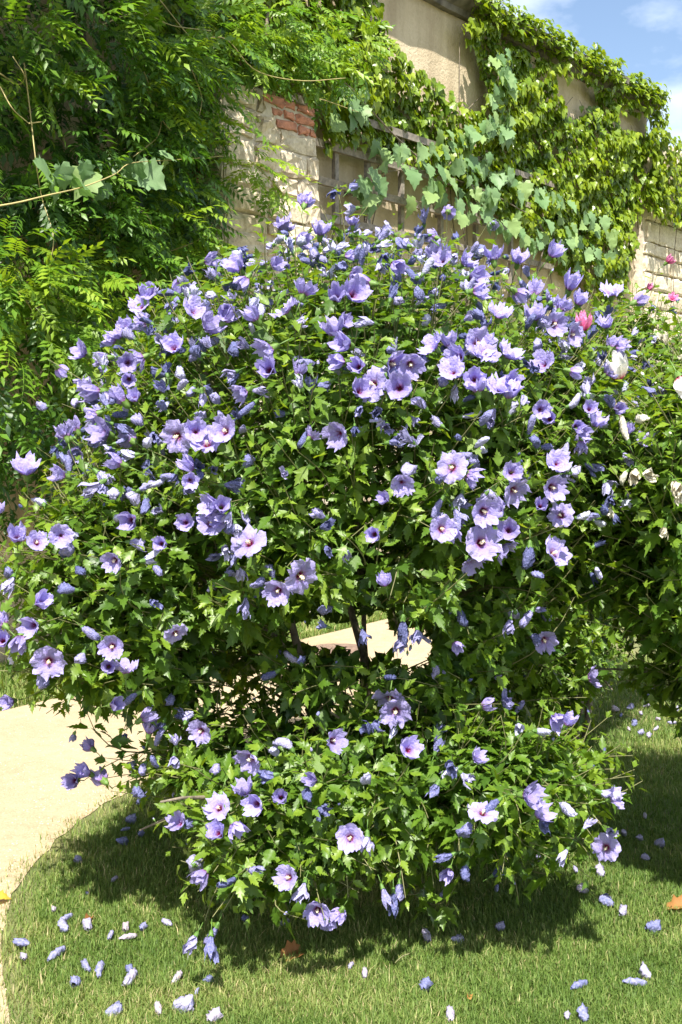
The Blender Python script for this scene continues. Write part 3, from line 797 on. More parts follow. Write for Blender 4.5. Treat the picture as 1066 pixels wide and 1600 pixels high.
    ax = nrm(bn * 0.6 + (0, 0, 0.5) + 0.4 * r.normal(size=bt.shape)); Rm = np.array([axf(a) for a in ax])
    V, F, _, ow, mi = scatter([bud_t], np.zeros(len(bt), int), bt - base + ax * 0.02, Rm, r.uniform(0.016, 0.030, len(bt)))
    link("flower_buds", mesh_tri("flower_buds", V, F, [M[wilt_m], M['calyx']], tint=r.uniform(-0.2, 0.3, len(bt))[ow], midx=mi), root, kind='stuff')
    return root

main_flowers = [
 (282,434,'H'),(317,410,'H'),(240,459,'O',.8),(229,472,'H'),(377,425,'H',1.2),(472,465,'O'),(452,492,'O',1.0),(525,470,'H',1.2),(525,529,'H',1.1),(300,492,'H',1.2),(355,486,'H',1.1),(320,520,'H',1.2),(274,548,'H'),(313,559,'W',1.2),(429,542,'H',1.2),(424,581,'H',1.2),(137,555,'H'),(87,572,'H',.9),(200,567,'H'),(142,597,'H'),(162,612,'H',1.2),(197,632,'H',1.2),(172,680,'H',1.2),(280,680,'O',1.05),(306,676,'H'),(325,700,'O',1.1),(355,676,'O',1.1),(110,685,'H'),(42,745,'H',1.2),(150,736,'W',1.3),(162,752,'W',1.3),(195,727,'H'),(105,745,'H'),(297,750,'H',.8),(277,736,'W'),(342,790,'H'),(482,686,'H',.7),(215,710,'W'),(235,700,'W'),(260,747,'W'),(370,536,'W'),(262,587,'W'),(315,610,'W'),(370,580,'W'),(400,627,'W'),(342,622,'W'),(285,716,'W',.8),(310,732,'W'),(227,775,'W'),(75,635,'W'),
 (548,465,'H',1.2),(685,405,'H'),(733,435,'H',1.1),(735,456,'H',1.1),(808,415,'H'),(858,403,'H',1.1),(888,457,'H',1.2),(955,465,'O'),(989,474,'H'),(663,467,'W',1.1),(778,500,'O'),(863,507,'O',1.0),(888,522,'O',.95),(948,515,'H',.8),(743,540,'O',1.2),(755,557,'O',1.0),(548,540,'H',1.2),(540,565,'H'),(605,567,'O',1.1),(640,567,'O',1.05),(588,603,'O',1.0),(625,608,'H',1.15),(563,575,'H',.9),(683,547,'H'),(710,585,'H'),(723,560,'H'),(853,573,'H'),(748,617,'H',.9),(795,627,'H'),(843,640,'H',.8),(860,657,'H',.9),(753,665,'W'),(770,655,'W'),(920,642,'H',.8),(928,670,'H',.95),(900,672,'H',.8),(825,680,'W'),(708,732,'O',1.0),(725,738,'H'),(868,727,'H'),(858,760,'O',1.05),(798,763,'O',1.0),(798,740,'H',.9),(753,797,'O',1.15),(785,803,'H',1.0),(608,782,'H',.75),(683,752,'W'),(693,777,'W'),(722,770,'W'),(708,792,'W'),(605,692,'W'),(585,645,'W'),
 (27,846,'H',1.1),(57,850,'O',.9),(95,837,'H',.9),(97,861,'W'),(183,873,'O',.9),(210,812,'H',1.0),(200,847,'W'),(222,877,'W',1.1),(242,885,'W'),(330,820,'O',.9),(345,795,'H',.9),(360,810,'W'),(392,852,'O',1.15),(465,897,'O',1.05),(437,920,'O',1.05),(410,902,'W'),(352,900,'W'),(370,885,'W'),(384,931,'W'),(500,825,'W'),(57,945,'H',1.0),(57,976,'H',1.0),(34,990,'H',1.0),(10,980,'H'),(7,1004,'H'),(9,885,'W'),(22,900,'W',1.2),(77,1031,'O',1.15),(129,980,'W'),(177,1009,'O',.9),(131,1019,'W'),(272,986,'O',.8),(170,1042,'H',.8),(197,1055,'O',1.0),(218,1082,'W'),(173,1102,'H',.85),(217,1127,'H',1.0),(232,1150,'H',1.0),(147,1172,'H',.85),(22,1095,'H',.9),(257,1125,'W'),(317,1140,'O',.9),(272,1180,'W'),(227,1192,'W'),(397,1180,'O',1.0),(457,1172,'W',1.1),(515,1157,'O',1.05),(62,1052,'W'),(120,922,'W'),(120,885,'W'),(290,1125,'W'),
 (748,849,'O',1.25),(795,830,'H'),(828,850,'W',1.3),(859,869,'O',1.2),(878,807,'O',.75),(688,827,'O',.9),(703,820,'H',.8),(630,965,'W',1.2),(635,989,'W',1.3),(652,982,'W',1.1),(677,1037,'W',1.2),(718,950,'W'),(708,1002,'H',.7),(833,952,'W',1.2),(848,997,'O',.9),(827,989,'W'),(798,967,'W'),(610,1085,'O',1.1),(618,1107,'O',1.15),(573,1135,'W',1.1),(584,1142,'W',1.1),(636,1174,'H',1.2),(748,1105,'H',.8),(785,1099,'W',1.1),(915,1060,'O',1.05),(810,1130,'W'),(835,1142,'W'),(863,1117,'H',1.1),(883,1135,'H',.9),(705,1190,'W'),(740,1190,'H',.8),
 (120,1220,'H',1.0),(165,1222,'H',1.15),(142,1210,'H',1.0),(214,1227,'W'),(285,1289,'H',.9),(306,1286,'W',1.1),(345,1242,'H',1.0),(345,1265,'O',1.0),(362,1282,'H',1.0),(345,1305,'H',1.0),(385,1245,'H',.95),(405,1255,'H',.95),(440,1247,'H',.9),(480,1240,'W',1.2),(495,1220,'H',.85),(432,1210,'W',1.1),(325,1358,'H',1.1),(304,1352,'W',1.2),(369,1370,'W',1.1),(382,1355,'W'),(455,1371,'O',.95),(477,1377,'W',1.1),(307,1460,'W',1.2),(330,1459,'W',1.3),(340,1445,'W',1.1),(497,1418,'O',1.0),(510,1437,'H',1.0),(535,1420,'H',.9),
 (563,1220,'W',1.2),(548,1309,'O',1.1),(574,1302,'W',1.2),(597,1385,'W',1.1),(615,1392,'W',1.2),(625,1377,'W',1.1),(685,1222,'W',1.1),(703,1357,'H',.8),(710,1334,'W'),(730,1350,'W'),(753,1275,'O',.85),(733,1285,'W',1.1),(781,1249,'W',1.1),(815,1242,'H',1.15),(835,1277,'H',1.0),(855,1270,'W',1.1),(878,1255,'W',1.1),(935,1237,'W',1.2),(952,1250,'O',.9),(955,1300,'W'),(949,1323,'O',.9),(720,1207,'W',1.1),
 (700,331,'H',.9),(770,349,'W'),(545,299,'W'),(475,323,'H',1.0),(663,352,'W'),(437,366,'H',1.0),(460,378,'H',1.15),(500,372,'H',1.0),(540,362,'W'),(590,378,'W'),(447,353,'O',.8),(640,385,'W'),(560,325,'W'),(524,296,'W'),(742,470,'W'),(660,430,'W'),(912,520,'H',1.0,'pink')]
MAIN = [((0.06, 3.80, 1.40), (0.95, 0.98, 0.80)), ((-0.66, 3.30, 1.10), (0.40, 0.40, 0.45)), ((0.70, 3.65, 1.45), (0.36, 0.45, 0.52)),
        ((0.03, 3.35, 0.53), (0.72, 0.46, 0.30)), ((0.45, 3.2, 0.52), (0.42, 0.34, 0.26)), ((-0.12, 3.10, 0.42), (0.36, 0.26, 0.22))]
gA = CAM + ray(580, 995) * 2.9; gB = CAM + ray(580, 995) * 5.0
gC = CAM + ray(505, 990) * 2.9; gD = CAM + ray(505, 990) * 5.0
gE = CAM + ray(640, 1010) * 2.9; gF = CAM + ray(640, 1010) * 5.0
main_base = (0.05, 3.78, 0.0)
shrub(main_base, MAIN, 1750, 750, "large rose of Sharon shrub covered in violet flowers, open at the foot", "rose of Sharon shrubs on the lawn",
      main_flowers, 520, 21, zw=1.2, gaps=[(gA, gB, 0.11, 0.10), (gC, gD, 0.13, 0.07), (gE, gF, 0.10, 0.08)],
      stem_pts=[[(0.12, 4.0, -0.03), (0.10, 4.05, 0.7), (0.05, 4.0, 1.6)], [(0.07, 3.95, -0.03), (0.06, 3.98, 0.8), (-0.2, 3.7, 1.5)]], stems=9)
right_flowers = [(968,597,'H',1.5,'white'),(998,660,'W',1.1),(982,691,'W',1.2),(993,732,'W',1.2),(1008,735,'W',1.2),(1053,752,'W',1.2),(1060,762,'W',1.2),(953,790,'W',.8),(1060,587,'H',1.3,'white'),(1040,820,'W',.8),(913,692,'W',.9),(975,640,'W',.7)]
shrub((1.35, 3.60, 0.0), [((1.34, 3.55, 1.30), (0.56, 0.62, 0.70)), ((1.08, 3.25, 1.35), (0.33, 0.32, 0.42))], 650, 260, "rose of Sharon shrub with a few white flowers and cream buds beside the violet one", "rose of Sharon shrubs on the lawn",
      right_flowers, 24, 33, petal_m='white', wilt_m='wiltw', leafL=(0.058, 0.098), n_obj=150, stems=6, zw=1.0, bud_n=60)
back_flowers = [(1040, 412, 'H', 1.0), (1012, 455, 'H', .8), (1050, 470, 'H', .8)]
shrub((1.10, 5.35, 0.0), [((1.10, 5.35, 1.22), (0.56, 0.52, 0.92)), ((1.5, 5.6, 1.5), (0.5, 0.45, 0.72)), ((0.98, 5.2, 0.6), (0.42, 0.4, 0.48))], 700, 260, "rose of Sharon shrub with pink flowers growing behind the violet and white ones", "rose of Sharon shrubs on the lawn",
      back_flowers, 40, 44, petal_m='pink', n_obj=60, stems=6, bud_n=40)

# ------------------------------------------------------------------ climbers on the walls
def leaf_cloud(root, base, ts, P, Y, Z, S, tint, mat, r, n_obj, name="leaf"):
    R = frames(Y, Z); which = r.integers(0, len(ts), len(P))
    px, py, dz = proj(P); vis = (px > 0) & (px < 1066) & (py > 0) & (py < 1000)
    sc = np.where(vis, S / dz * r.uniform(0.7, 1.0, len(P)), 0); top = np.argsort(-sc)[:n_obj]; top = top[sc[top] > 0]; variants = {}
    for i in top:
        key = (int(which[i]), int(round(np.clip(tint[i], 0, 1) * 5)))
        if key not in variants: variants[key] = mesh_tri(name, ts[key[0]].V, ts[key[0]].F, mat, tint=key[1] / 5)
        link(name, variants[key], root, mat=mat4(P[i] - base, R[i], S[i]))
    rest = np.ones(len(P), bool); rest[top] = False
    if rest.any():
        V, F, _, ow, _ = scatter(ts, which[rest], P[rest] - base, R[rest], S[rest])
        link("foliage", mesh_tri("foliage", V, F, mat, tint=np.clip(tint, 0, 1)[rest][ow]), root, kind='stuff')
def stems_on_wall(root, base, seeds, r, rad=0.008, mat='bark', name="stem"):
    for pts in seeds:
        c_ = smooth_path(pts, 26); t_ = tube(c_ - base, np.linspace(rad, rad * 0.4, 26), 6)
        link(name, mesh_tri(name, t_.V, t_.F, M[mat], tint=0.5), root)

# creeper over the plastered wall: everywhere except the bare patches
bare = [(589, -40), (592, 0), (612, 55), (640, 89), (680, 116), (717, 150), (742, 171), (762, 152), (757, 118), (737, 82), (718, 50), (687, 24), (640, -5), (640, -60)]
cop1 = [(600, -80), (760, -80), (735, 20), (715, 42), (690, 30), (640, 8)]; cop2 = [(866, 104), (925, 135), (932, 168), (868, 140)]; cop3 = [(962, 165), (1008, 186), (1008, 205), (968, 192)]
bare2 = [(876, 128), (900, 138), (908, 160), (905, 178), (890, 182), (880, 160)]
def creeper(name_label, t_rng, z_rng, n, lower, seed, bumpy, n_obj, size=(0.055, 0.10), o0=0.05, extra=None, holes=(), group="creepers on the walls", ztop=None, tone=0.5):
    r = np.random.default_rng(seed)
    t = r.uniform(*t_rng, n); z = r.uniform(*z_rng, n)
    px, py, _ = proj(W(t, z, 0.1))
    jx = 6 * vnoise(t, z, 0, 11, seed + 2); jy = 7 * vnoise(t, z, 0, 13, seed + 3)
    keep = np.ones(n, bool)
    for h in holes: keep &= ~in_poly(px + jx, py + jy, h)
    lowy = np.interp(px, [a for a, b in lower], [b for a, b in lower])
    keep &= (py + 1.5 * jy) < lowy
    if ztop is not None: keep &= z < ztop + 0.10 * vnoise(t, z * 0, 0, 5, seed + 4)
    t, z = t[keep], z[keep]; keep = None
    # tufts: ledges of leaves that stand off the wall and shade what is below them
    q = vnoise(t * 1.3, z * 2.2, 0, 4.2, seed + 5); q2 = vnoise(t, z * 1.6, 0, 9.0, seed + 6)
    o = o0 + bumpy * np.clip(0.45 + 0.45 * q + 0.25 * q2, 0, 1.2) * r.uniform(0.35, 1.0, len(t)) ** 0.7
    P = W(t, z, o); px, py, _ = proj(P); keep = np.ones(len(t), bool)
    for h in holes: keep &= ~in_poly(px, py - 6, h)
    t, z, o, q, P = t[keep], z[keep], o[keep], q[keep], P[keep]
    Y = nrm(np.array([0, 0, -0.85]) + NW * 0.55 + D * r.normal(size=(len(t), 1)) * 0.45 + 0.25 * r.normal(size=(len(t), 3)))
    Z = nrm(NW * 0.75 + np.array([0, 0, 0.75]) + 0.40 * r.normal(size=(len(t), 3)))
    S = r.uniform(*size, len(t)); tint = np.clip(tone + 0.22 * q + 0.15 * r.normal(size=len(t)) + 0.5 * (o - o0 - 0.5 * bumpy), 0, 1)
    return P, Y, Z, S, tint, r
low_main = [(-50, 900), (300, 700), (345, 215), (360, 120), (420, 125), (470, 150), (492, 180), (500, 235), (512, 220), (540, 222), (575, 228), (600, 232), (640, 255), (680, 275), (720, 300), (780, 340), (830, 380), (880, 420), (930, 470), (975, 470), (985, 330), (1100, 330)]
# plastered-wall creeper
tA, tZ = aR - 0.25, T_END + 0.05
P, Y, Z, S, ti, r = creeper("", (tA - 1.2, tZ), (2.7, 5.42), 21000, low_main, 61, 0.30, 300, holes=(bare, bare2, cop1, cop2, cop3), tone=0.62)
cr = empty("creeper", W(2.5, 0), "bright green creeper with lobed leaves clothing the plastered wall below its coping", "creeper", "creepers on the walls")
cb = np.array(cr.location)
# some trailing along the coping edge and down over it
r2 = np.random.default_rng(77); n = 1700
t = r2.uniform(pix_wall(700, 30)[0], T_END, n); k = vnoise(t, 0 * t, 0, 6, 9)
o = r2.uniform(0.1, 0.30, n); z = 5.66 + 0.06 * k + r2.uniform(-0.20, 0.05, n)
kp = (k > -0.3) | (r2.random(n) < 0.2)
px, py, _ = proj(W(t, z, o))
for h_ in (cop1, cop2, cop3): kp &= ~in_poly(px, py, h_)
t, o, z = t[kp], o[kp], z[kp]
P = np.vstack([P, W(t, z, o)]); m_ = len(t)
Y = np.vstack([Y, nrm(NW * 0.7 + D * r2.normal(size=(m_, 1)) * 0.6 + np.array([0, 0, -0.5]) + 0.3 * r2.normal(size=(m_, 3)))])
Z = np.vstack([Z, nrm(NW * 0.4 + np.array([0, 0, 1.0]) + 0.35 * r2.normal(size=(m_, 3)))])
S = np.r_[S, r2.uniform(0.05, 0.085, m_)]; ti = np.r_[ti, r2.uniform(0.4, 0.9, m_)]
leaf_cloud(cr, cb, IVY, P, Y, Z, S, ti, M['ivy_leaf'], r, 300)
seeds = []
for k in range(9):
    ta = aR + 0.2 + k * 0.75
    seeds.append([W(ta, 0.0, 0.02), W(ta + r.normal() * 0.2, 1.5, 0.03), W(ta + r.normal() * 0.4, 3.2, 0.03), W(ta + r.normal() * 0.5, 4.4, 0.04), W(ta + r.normal() * 0.5, 5.2, 0.04)])
stems_on_wall(cr, cb, seeds, r)
# stone-wall creeper
P, Y, Z, S, ti, r = creeper("", (T_END - 0.5, T_END + 6), (3.0, 5.45), 9000, [(900, 420), (960, 380), (985, 345), (1030, 350), (1066, 360), (1200, 360)], 62, 0.26, 150, o0=0.20, ztop=5.12, tone=0.68)
cr2 = empty("creeper", W(T_END + 2, 0), "light green creeper hanging over the top of the sandstone block wall", "creeper", "creepers on the walls")
cb2 = np.array(cr2.location)
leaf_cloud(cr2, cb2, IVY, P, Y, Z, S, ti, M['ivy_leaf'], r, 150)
stems_on_wall(cr2, cb2, [[W(T_END + 0.6 + k, 0.0, 0.18), W(T_END + 0.7 + k, 2, 0.18), W(T_END + 0.5 + k, 3.6, 0.19), W(T_END + 0.8 + k, 4.9, 0.2)] for k in range(3)], r)

# grapevine with large leaves on the trellis, and a shoot that crosses the wisteria
vine = empty("grapevine", W(1.5, 0, 0.2), "grapevine with large pale leaves climbing through the wooden trellis", "vine", "grapevines on the wall")
vb = np.array(vine.location); r = np.random.default_rng(81)
spots = []
def vine_patch(poly, n, o=(0.2, 0.42)):
    xs = [a for a, b in poly]; ys = [b for a, b in poly]; k = 0
    while k < n:
        x = r.uniform(min(xs), max(xs)); y = r.uniform(min(ys), max(ys))
        if in_poly(np.array([x]), np.array([y]), poly)[0]:
            oo = r.uniform(*o); t, z = pix_wall(x, y, oo); spots.append((t, z, oo)); k += 1
vine_patch([(640, 235), (690, 200), (740, 215), (800, 270), (870, 300), (950, 340), (975, 400), (930, 430), (860, 400), (780, 360), (700, 330), (640, 310)], 150)
vine_patch([(515, 120), (560, 112), (600, 160), (590, 175), (530, 200), (510, 180)], 8, (0.3, 0.4))
vine_patch([(545, 290), (590, 262), (600, 300), (575, 330), (555, 320)], 9, (0.2, 0.3))
vine_patch([(585, 215), (640, 225), (640, 270), (600, 262)], 7, (0.2, 0.35))
vine_patch([(765, 75), (800, 80), (800, 130), (785, 190), (760, 200), (770, 140)], 26, (0.25, 0.42))
vine_patch([(735, 170), (800, 175), (790, 215), (730, 210)], 20, (0.25, 0.4))
sp = np.array(spots); n = len(sp); P = W(sp[:, 0], sp[:, 1], sp[:, 2])
Y = nrm(np.array([0, 0, -0.8]) + NW * 0.4 + D * r.normal(size=(n, 1)) * 0.5 + 0.2 * r.normal(size=(n, 3)))
Z = nrm(NW * 1.0 + np.array([0, 0, 0.35]) + 0.35 * r.normal(size=(n, 3)))
leaf_cloud(vine, vb, VINE, P, Y, Z, r.uniform(0.11, 0.18, n), r.uniform(0.1, 0.9, n), M['vine_leaf'], r, 300)
def pw(x, y, o): t, z = pix_wall(x, y, o); return W(t, z, o)
stems_on_wall(vine, vb, [[W(2.3, 0, 0.2), W(2.2, 2.0, 0.2), pw(720, 330, .2), pw(700, 260, .25), pw(770, 190, .25), pw(780, 90, .25)],
                         [W(2.5, 0, 0.2), W(2.7, 2.0, 0.2), pw(850, 380, .2), pw(800, 320, .25), pw(680, 270, .22), pw(600, 270, .22), pw(565, 300, .22)],
                         [pw(680, 270, .22), pw(620, 215, .3), pw(560, 150, .35), pw(535, 125, .35)]], r, 0.010)

# ------------------------------------------------------------------ wisteria over the wall's near end
wis = empty("wisteria", W(-3.0, 0, 0.2), "big wisteria with feathery leaves and long tendrils spilling over the wall left of the pier", "wisteria")
wb = np.array(wis.location); r = np.random.default_rng(91)
CL = []                                                # clumps: centre in wall coordinates, radius, number, leaf tone (sunlit sprigs painted lighter, shaded ones darker)
def clump(px, py, o, rad, n, tone): t, z = pix_wall(px, py, o); CL.append((t, z, o, rad, n, tone))
for px, py, o, rad, n, tone in [
    (60, 490, 1.15, 0.42, 75, .85), (130, 470, 1.05, 0.33, 55, .85), (30, 560, 1.1, 0.36, 50, .7), (150, 540, 0.95, 0.28, 34, .7), (95, 430, 1.0, 0.28, 34, .8), (20, 430, 1.1, .3, 34, .7), (190, 500, .85, .25, 26, .8),
    (275, 330, .75, 0.28, 40, .8), (290, 270, .70, 0.22, 28, .75), (240, 360, .75, 0.30, 36, .75), (310, 385, .7, 0.18, 24, .85), (230, 330, .75, .25, 28, .5), (290, 400, .75, .22, 22, .65),
    (390, 72, .45, 0.24, 50, .85), (450, 88, .42, 0.24, 50, .85), (505, 112, .42, 0.2, 34, .8), (345, 65, .5, 0.24, 44, .75), (420, 40, .42, 0.26, 44, .7), (540, 75, .42, .26, 34, .75), (480, 45, .42, .26, 40, .7),
    (300, 140, .75, .22, 30, .8), (230, 90, .85, 0.30, 40, .7), (270, 120, .8, 0.26, 32, .75), (200, 120, .85, .24, 26, .6), (300, 60, .8, 0.3, 40, .7), (180, 60, .9, .3, 34, .6), (100, 30, .95, .35, 40, .6), (40, 70, 1.0, .25, 22, .75), (20, 20, 1.0, .3, 30, .7),
    (55, 110, 1.05, .14, 9, .95), (60, 150, 1.05, .10, 6, .95), (250, 190, .8, .20, 18, .85), (300, 190, .7, .14, 12, .9), (230, 150, .8, .2, 18, .8), (160, 360, .85, .3, 30, .55), (120, 300, .9, .3, 26, .4), (60, 270, .95, .3, 26, .45),
    (400, 258, .62, .11, 12, .95), (425, 278, .60, .10, 10, 1.0), (385, 240, .62, .09, 8, .9), (372, 175, .60, .09, 6, .9), (410, 295, .60, .08, 6, .95),
    (40, 620, 1.0, .35, 30, .3), (110, 610, .9, .3, 24, .25), (200, 430, .8, .3, 28, .45), (240, 250, .75, .3, 28, .4), (120, 200, .8, .4, 36, .35), (60, 200, .85, .35, 30, .35), (200, 220, .75, .35, 30, .35), (30, 350, .95, .3, 28, .45)]:
    clump(px, py, o, rad, n, tone)
P, Y, Z, S, ti = [], [], [], [], []
for t, z, o, rad, n, tone in CL:
    for k in range(n):
        d = nrm(r.normal(size=3)); q = rad * r.uniform(0.35, 1.0) ** 0.6
        p = W(t + d[0] * q, z + d[2] * q * 0.75, max(0.08, o + d[1] * q * 0.8)); P.append(p)
        outd = D * d[0] + NW * (d[1] * 0.8 + 0.5) + np.array([0, 0, d[2] * 0.5 - 0.35])
        Y.append(nrm(outd + 0.35 * r.normal(size=3))); Z.append(nrm(np.array([0, 0, 1.0]) + NW * 0.5 + 0.35 * r.normal(size=3)))
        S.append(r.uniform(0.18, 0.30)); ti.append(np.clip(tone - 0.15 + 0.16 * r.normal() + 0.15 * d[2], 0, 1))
# the body of the climber behind those clumps, thick on the wall and heaped over its top
n = 5200; t = r.uniform(-6.5, aL - 0.05, n); z = r.uniform(0.9, 6.2, n)
q = vnoise(t, z, 0, 3.0, 15); o = np.clip(0.12 + r.uniform(0, 1, n) ** 0.8 * (0.42 + 0.2 * q), 0.06, 2)
kp = (z > 1.0 + 0.25 * q); t, z, o = t[kp], z[kp], o[kp]; n = len(t)
P += list(W(t, z, o)); Y += list(nrm(np.array([0, 0, -0.7]) + NW * 0.7 + D * r.normal(size=(n, 1)) * 0.7 + 0.3 * r.normal(size=(n, 3)))); Z += list(nrm(NW * 0.7 + np.array([0, 0, 0.8]) + 0.4 * r.normal(size=(n, 3))))
S += list(r.uniform(0.16, 0.27, n)); ti += list(np.clip(0.22 + 0.12 * r.normal(size=n), 0, 1))  # low tint puts the shade behind the clumps into the leaf colour
n = 8500; t = r.uniform(-7.5, aL - 0.9, n); z = r.uniform(4.8, 6.2, n)      # heap over the wall top, its overhang out of view shaped to shade the leaves below
o = r.uniform(-0.5, 1.35, n) + 0.4 * np.clip((z - 4.6), 0, 0.9) + 0.25 * vnoise(t, z, 0, 4, 16)
o *= np.clip((aL - 0.6 - t) / 0.9, 0.2, 1)
P += list(W(t, z, o)); Y += list(nrm(NW * 0.8 + np.array([0, 0, -0.4]) + 0.6 * r.normal(size=(n, 3)))); Z += list(nrm(np.array([0, 0, 1.0]) + 0.4 * r.normal(size=(n, 3))))
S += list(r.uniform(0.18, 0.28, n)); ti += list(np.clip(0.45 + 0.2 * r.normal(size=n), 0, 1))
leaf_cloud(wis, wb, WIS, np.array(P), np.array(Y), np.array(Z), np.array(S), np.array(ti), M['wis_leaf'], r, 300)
stems_on_wall(wis, wb, [[W(-4.6 + k * 0.9, 0, 0.12), W(-4.4 + k * 0.85, 1.6, 0.16), W(-4.2 + k * 0.8, 3.2, 0.14), W(-4.3 + k * 0.85, 4.6, 0.2), W(-4.0 + k * 0.8, 5.4, 0.3)] for k in range(5)], r, 0.03)
tend = [[(250, 0), (290, 50), (330, 95)], [(318, 60), (355, 62), (400, 110), (470, 126), (540, 122)], [(38, 98), (48, 180), (56, 250), (66, 310), (84, 370), (76, 420)],
        [(0, 115), (28, 132), (38, 118), (20, 88)], [(0, 135), (20, 170), (45, 193)], [(200, 105), (222, 130), (250, 175), (248, 210), (228, 230), (208, 245)],
        [(225, 112), (240, 150), (255, 190), (280, 212), (302, 205)], [(185, 0), (200, 35), (235, 20)], [(520, 20), (533, 60)], [(390, 250), (440, 300), (455, 335)], [(300, 110), (315, 150), (312, 180)],
        [(210, 320), (235, 345), (240, 400)], [(260, 395), (310, 375), (333, 350)], [(0, 430), (40, 470), (60, 500)], [(500, 155), (512, 158), (560, 175)], [(45, 193), (68, 190)], [(145, 45), (215, 20), (270, 40), (330, 48)]]
for tp in tend:
    oo = 1.12 if max(a for a, b in tp) < 120 else 0.95 if max(a for a, b in tp) < 320 else 0.85
    oo = 0.68 if tp[0][0] in (390, 500, 520) else oo
    c_ = smooth_path([pw(x, y, oo + 0.03 * r.normal()) for x, y in tp], 22); t_ = tube(c_ - wb, np.linspace(0.0042, 0.0026, 22), 5)
    link("tendril", mesh_tri("tendril", t_.V, t_.F, M['tendril'], tint=0.5), wis)

# young grapevine shoot lying across the wisteria
vine2 = empty("grapevine", pw(100, 330, 1.25) * (1, 1, 0), "thin grapevine shoot with a few large pale leaves trailing across the dark wisteria", "vine", "grapevines on the wall")
vb2 = np.array(vine2.location)
c_ = smooth_path([pw(-60, 330, 1.3), pw(20, 318, 1.4), pw(75, 305, 1.42), pw(130, 292, 1.38), pw(180, 272, 1.3), pw(205, 255, 1.25), pw(270, 250, 1.1), pw(350, 244, .9)], 30)
t_ = tube(c_ - vb2, np.linspace(0.005, 0.0016, 30), 5); link("stem", mesh_tri("stem", t_.V, t_.F, M['tendril'], tint=0.5), vine2)
lv = [(118, 300, .19), (148, 262, .17), (215, 280, .19), (205, 262, .17), (85, 262, .15), (165, 300, .16), (182, 285, .14), (262, 262, .15), (300, 245, .10), (245, 250, .13), (90, 290, .16), (120, 265, .13), (70, 285, .15), (150, 255, .12)]
P = np.array([pw(x + 7 * r.normal(), y - 8 + 9 * r.normal(), 1.42 - 0.0012 * x + 0.06 * r.normal()) for x, y, s in lv]); n = len(lv)
leaf_cloud(vine2, vb2, VINE, P, nrm(np.array([0, 0, -0.8]) + NW * 0.3 + 0.55 * r.normal(size=(n, 3))), nrm(NW + np.array([0, 0, 0.4]) + 0.55 * r.normal(size=(n, 3))), np.array([s * r.uniform(0.6, 1.0) for *_, s in lv]), r.uniform(0.2, 0.8, n), M['vine_leaf'], r, 300)
# its old trunk climbs out of the ground behind the wisteria
t_ = tube(smooth_path([W(-3.9, -0.03, 0.25), W(-3.9, 1.2, 0.3), W(-3.8, 2.4, 0.4), c_[0]], 14) - vb2, np.linspace(0.012, 0.006, 14), 6)
link("stem", mesh_tri("stem", t_.V, t_.F, M['bark'], tint=0.5), vine2)

# dry shrub rooted on top of the coping
tq = pix_wall(750, 40, -0.2)[0]
sh = empty("wild_shrub", W(tq, 5.66, -0.2), "sparse dry shrub rooted on top of the wall coping", "shrub"); hb = np.array(sh.location); r = np.random.default_rng(5)
parts = []; lp = []
for k in range(13):
    tip = W(tq + r.normal() * 0.55, 5.66 + r.uniform(0.3, 0.95), -0.2 + r.normal() * 0.2); c_ = bez(hb - (0, 0, 0.05), (hb + tip) / 2 + (0, 0, 0.15), tip, 7); parts.append(tube(c_ - hb, np.linspace(0.007, 0.002, 7), 5))
    for q in range(3, 7):
        for w in range(5):
            a = c_[q] + r.normal(size=3) * 0.07; parts.append(tube(np.array([c_[q], (a + c_[q]) / 2 + (0, 0, .01), a]) - hb, 0.002, 4)); lp.append(a)
b_ = join(*parts); link("branch", mesh_tri("branch", b_.V, b_.F, M['twig'], tint=.5), sh)
lp = np.array(lp); lp = np.vstack([lp + r.normal(size=lp.shape) * 0.02 for k in range(2)])
V, F, _, ow, _ = scatter(HIB[4:5], np.zeros(len(lp), int), lp - hb, frames(r.normal(size=lp.shape), r.normal(size=lp.shape)), r.uniform(0.03, 0.055, len(lp)))
link("foliage", mesh_tri("foliage", V, F, M['dry_shrub'], tint=r.random(len(lp))[ow]), sh, kind='stuff')

# ------------------------------------------------------------------ grass
def blades(name, pts, hgt, wid, tint, r):
    n = len(pts); a = r.uniform(0, 6.28, n); lean = r.uniform(0.15, 0.95, n); h = hgt
    dx = np.stack([np.cos(a), np.sin(a), np.zeros(n)], 1); sx = np.stack([-np.sin(a), np.cos(a), np.zeros(n)], 1)
    b = np.c_[pts, np.full(n, 0.0)]; up = np.array([0, 0, 1.0])
    w = wid[:, None] * sx
    m1 = b + dx * (0.30 * lean * h)[:, None] + up * (0.55 * h)[:, None]
    tp = b + dx * (0.95 * lean * h)[:, None] + up * (h * (1 - 0.35 * lean))[:, None]
    V = np.stack([b - w, b + w, m1 - w * 0.8, m1 + w * 0.8, tp], 1).reshape(-1, 3)
    k = (np.arange(n) * 5)[:, None, None]; F = (np.array([(0, 1, 3), (0, 3, 2), (2, 3, 4)])[None] + k).reshape(-1, 3)
    return link(name, mesh_tri(name, V, F, M['grass'], tint=np.repeat(np.clip(tint, 0, 1), 5)), kind='stuff')
r = np.random.default_rng(17)
n = 420000; u = r.random(n)
yy = 2.35 * (7.2 / 2.35) ** (u ** 1.25); hw = 0.36 * yy + 0.12
xx = r.uniform(-1, 1, n) * hw
inp = in_poly(xx, yy, path_poly)
eo = 0.035 * vnoise(xx, yy, 0, 22, 51) + 0.045 * r.normal(size=n)
edge = in_poly(xx - 0.09, yy + 0.03, path_poly)
inp = in_poly(xx + eo, yy, path_poly)
leftof = xx + eo < np.interp(yy, near[:, 1], near[:, 0])
kp = ~inp & ~leftof & ~(edge & (r.random(n) < 0.6)); xx, yy = xx[kp], yy[kp]; n = len(xx)
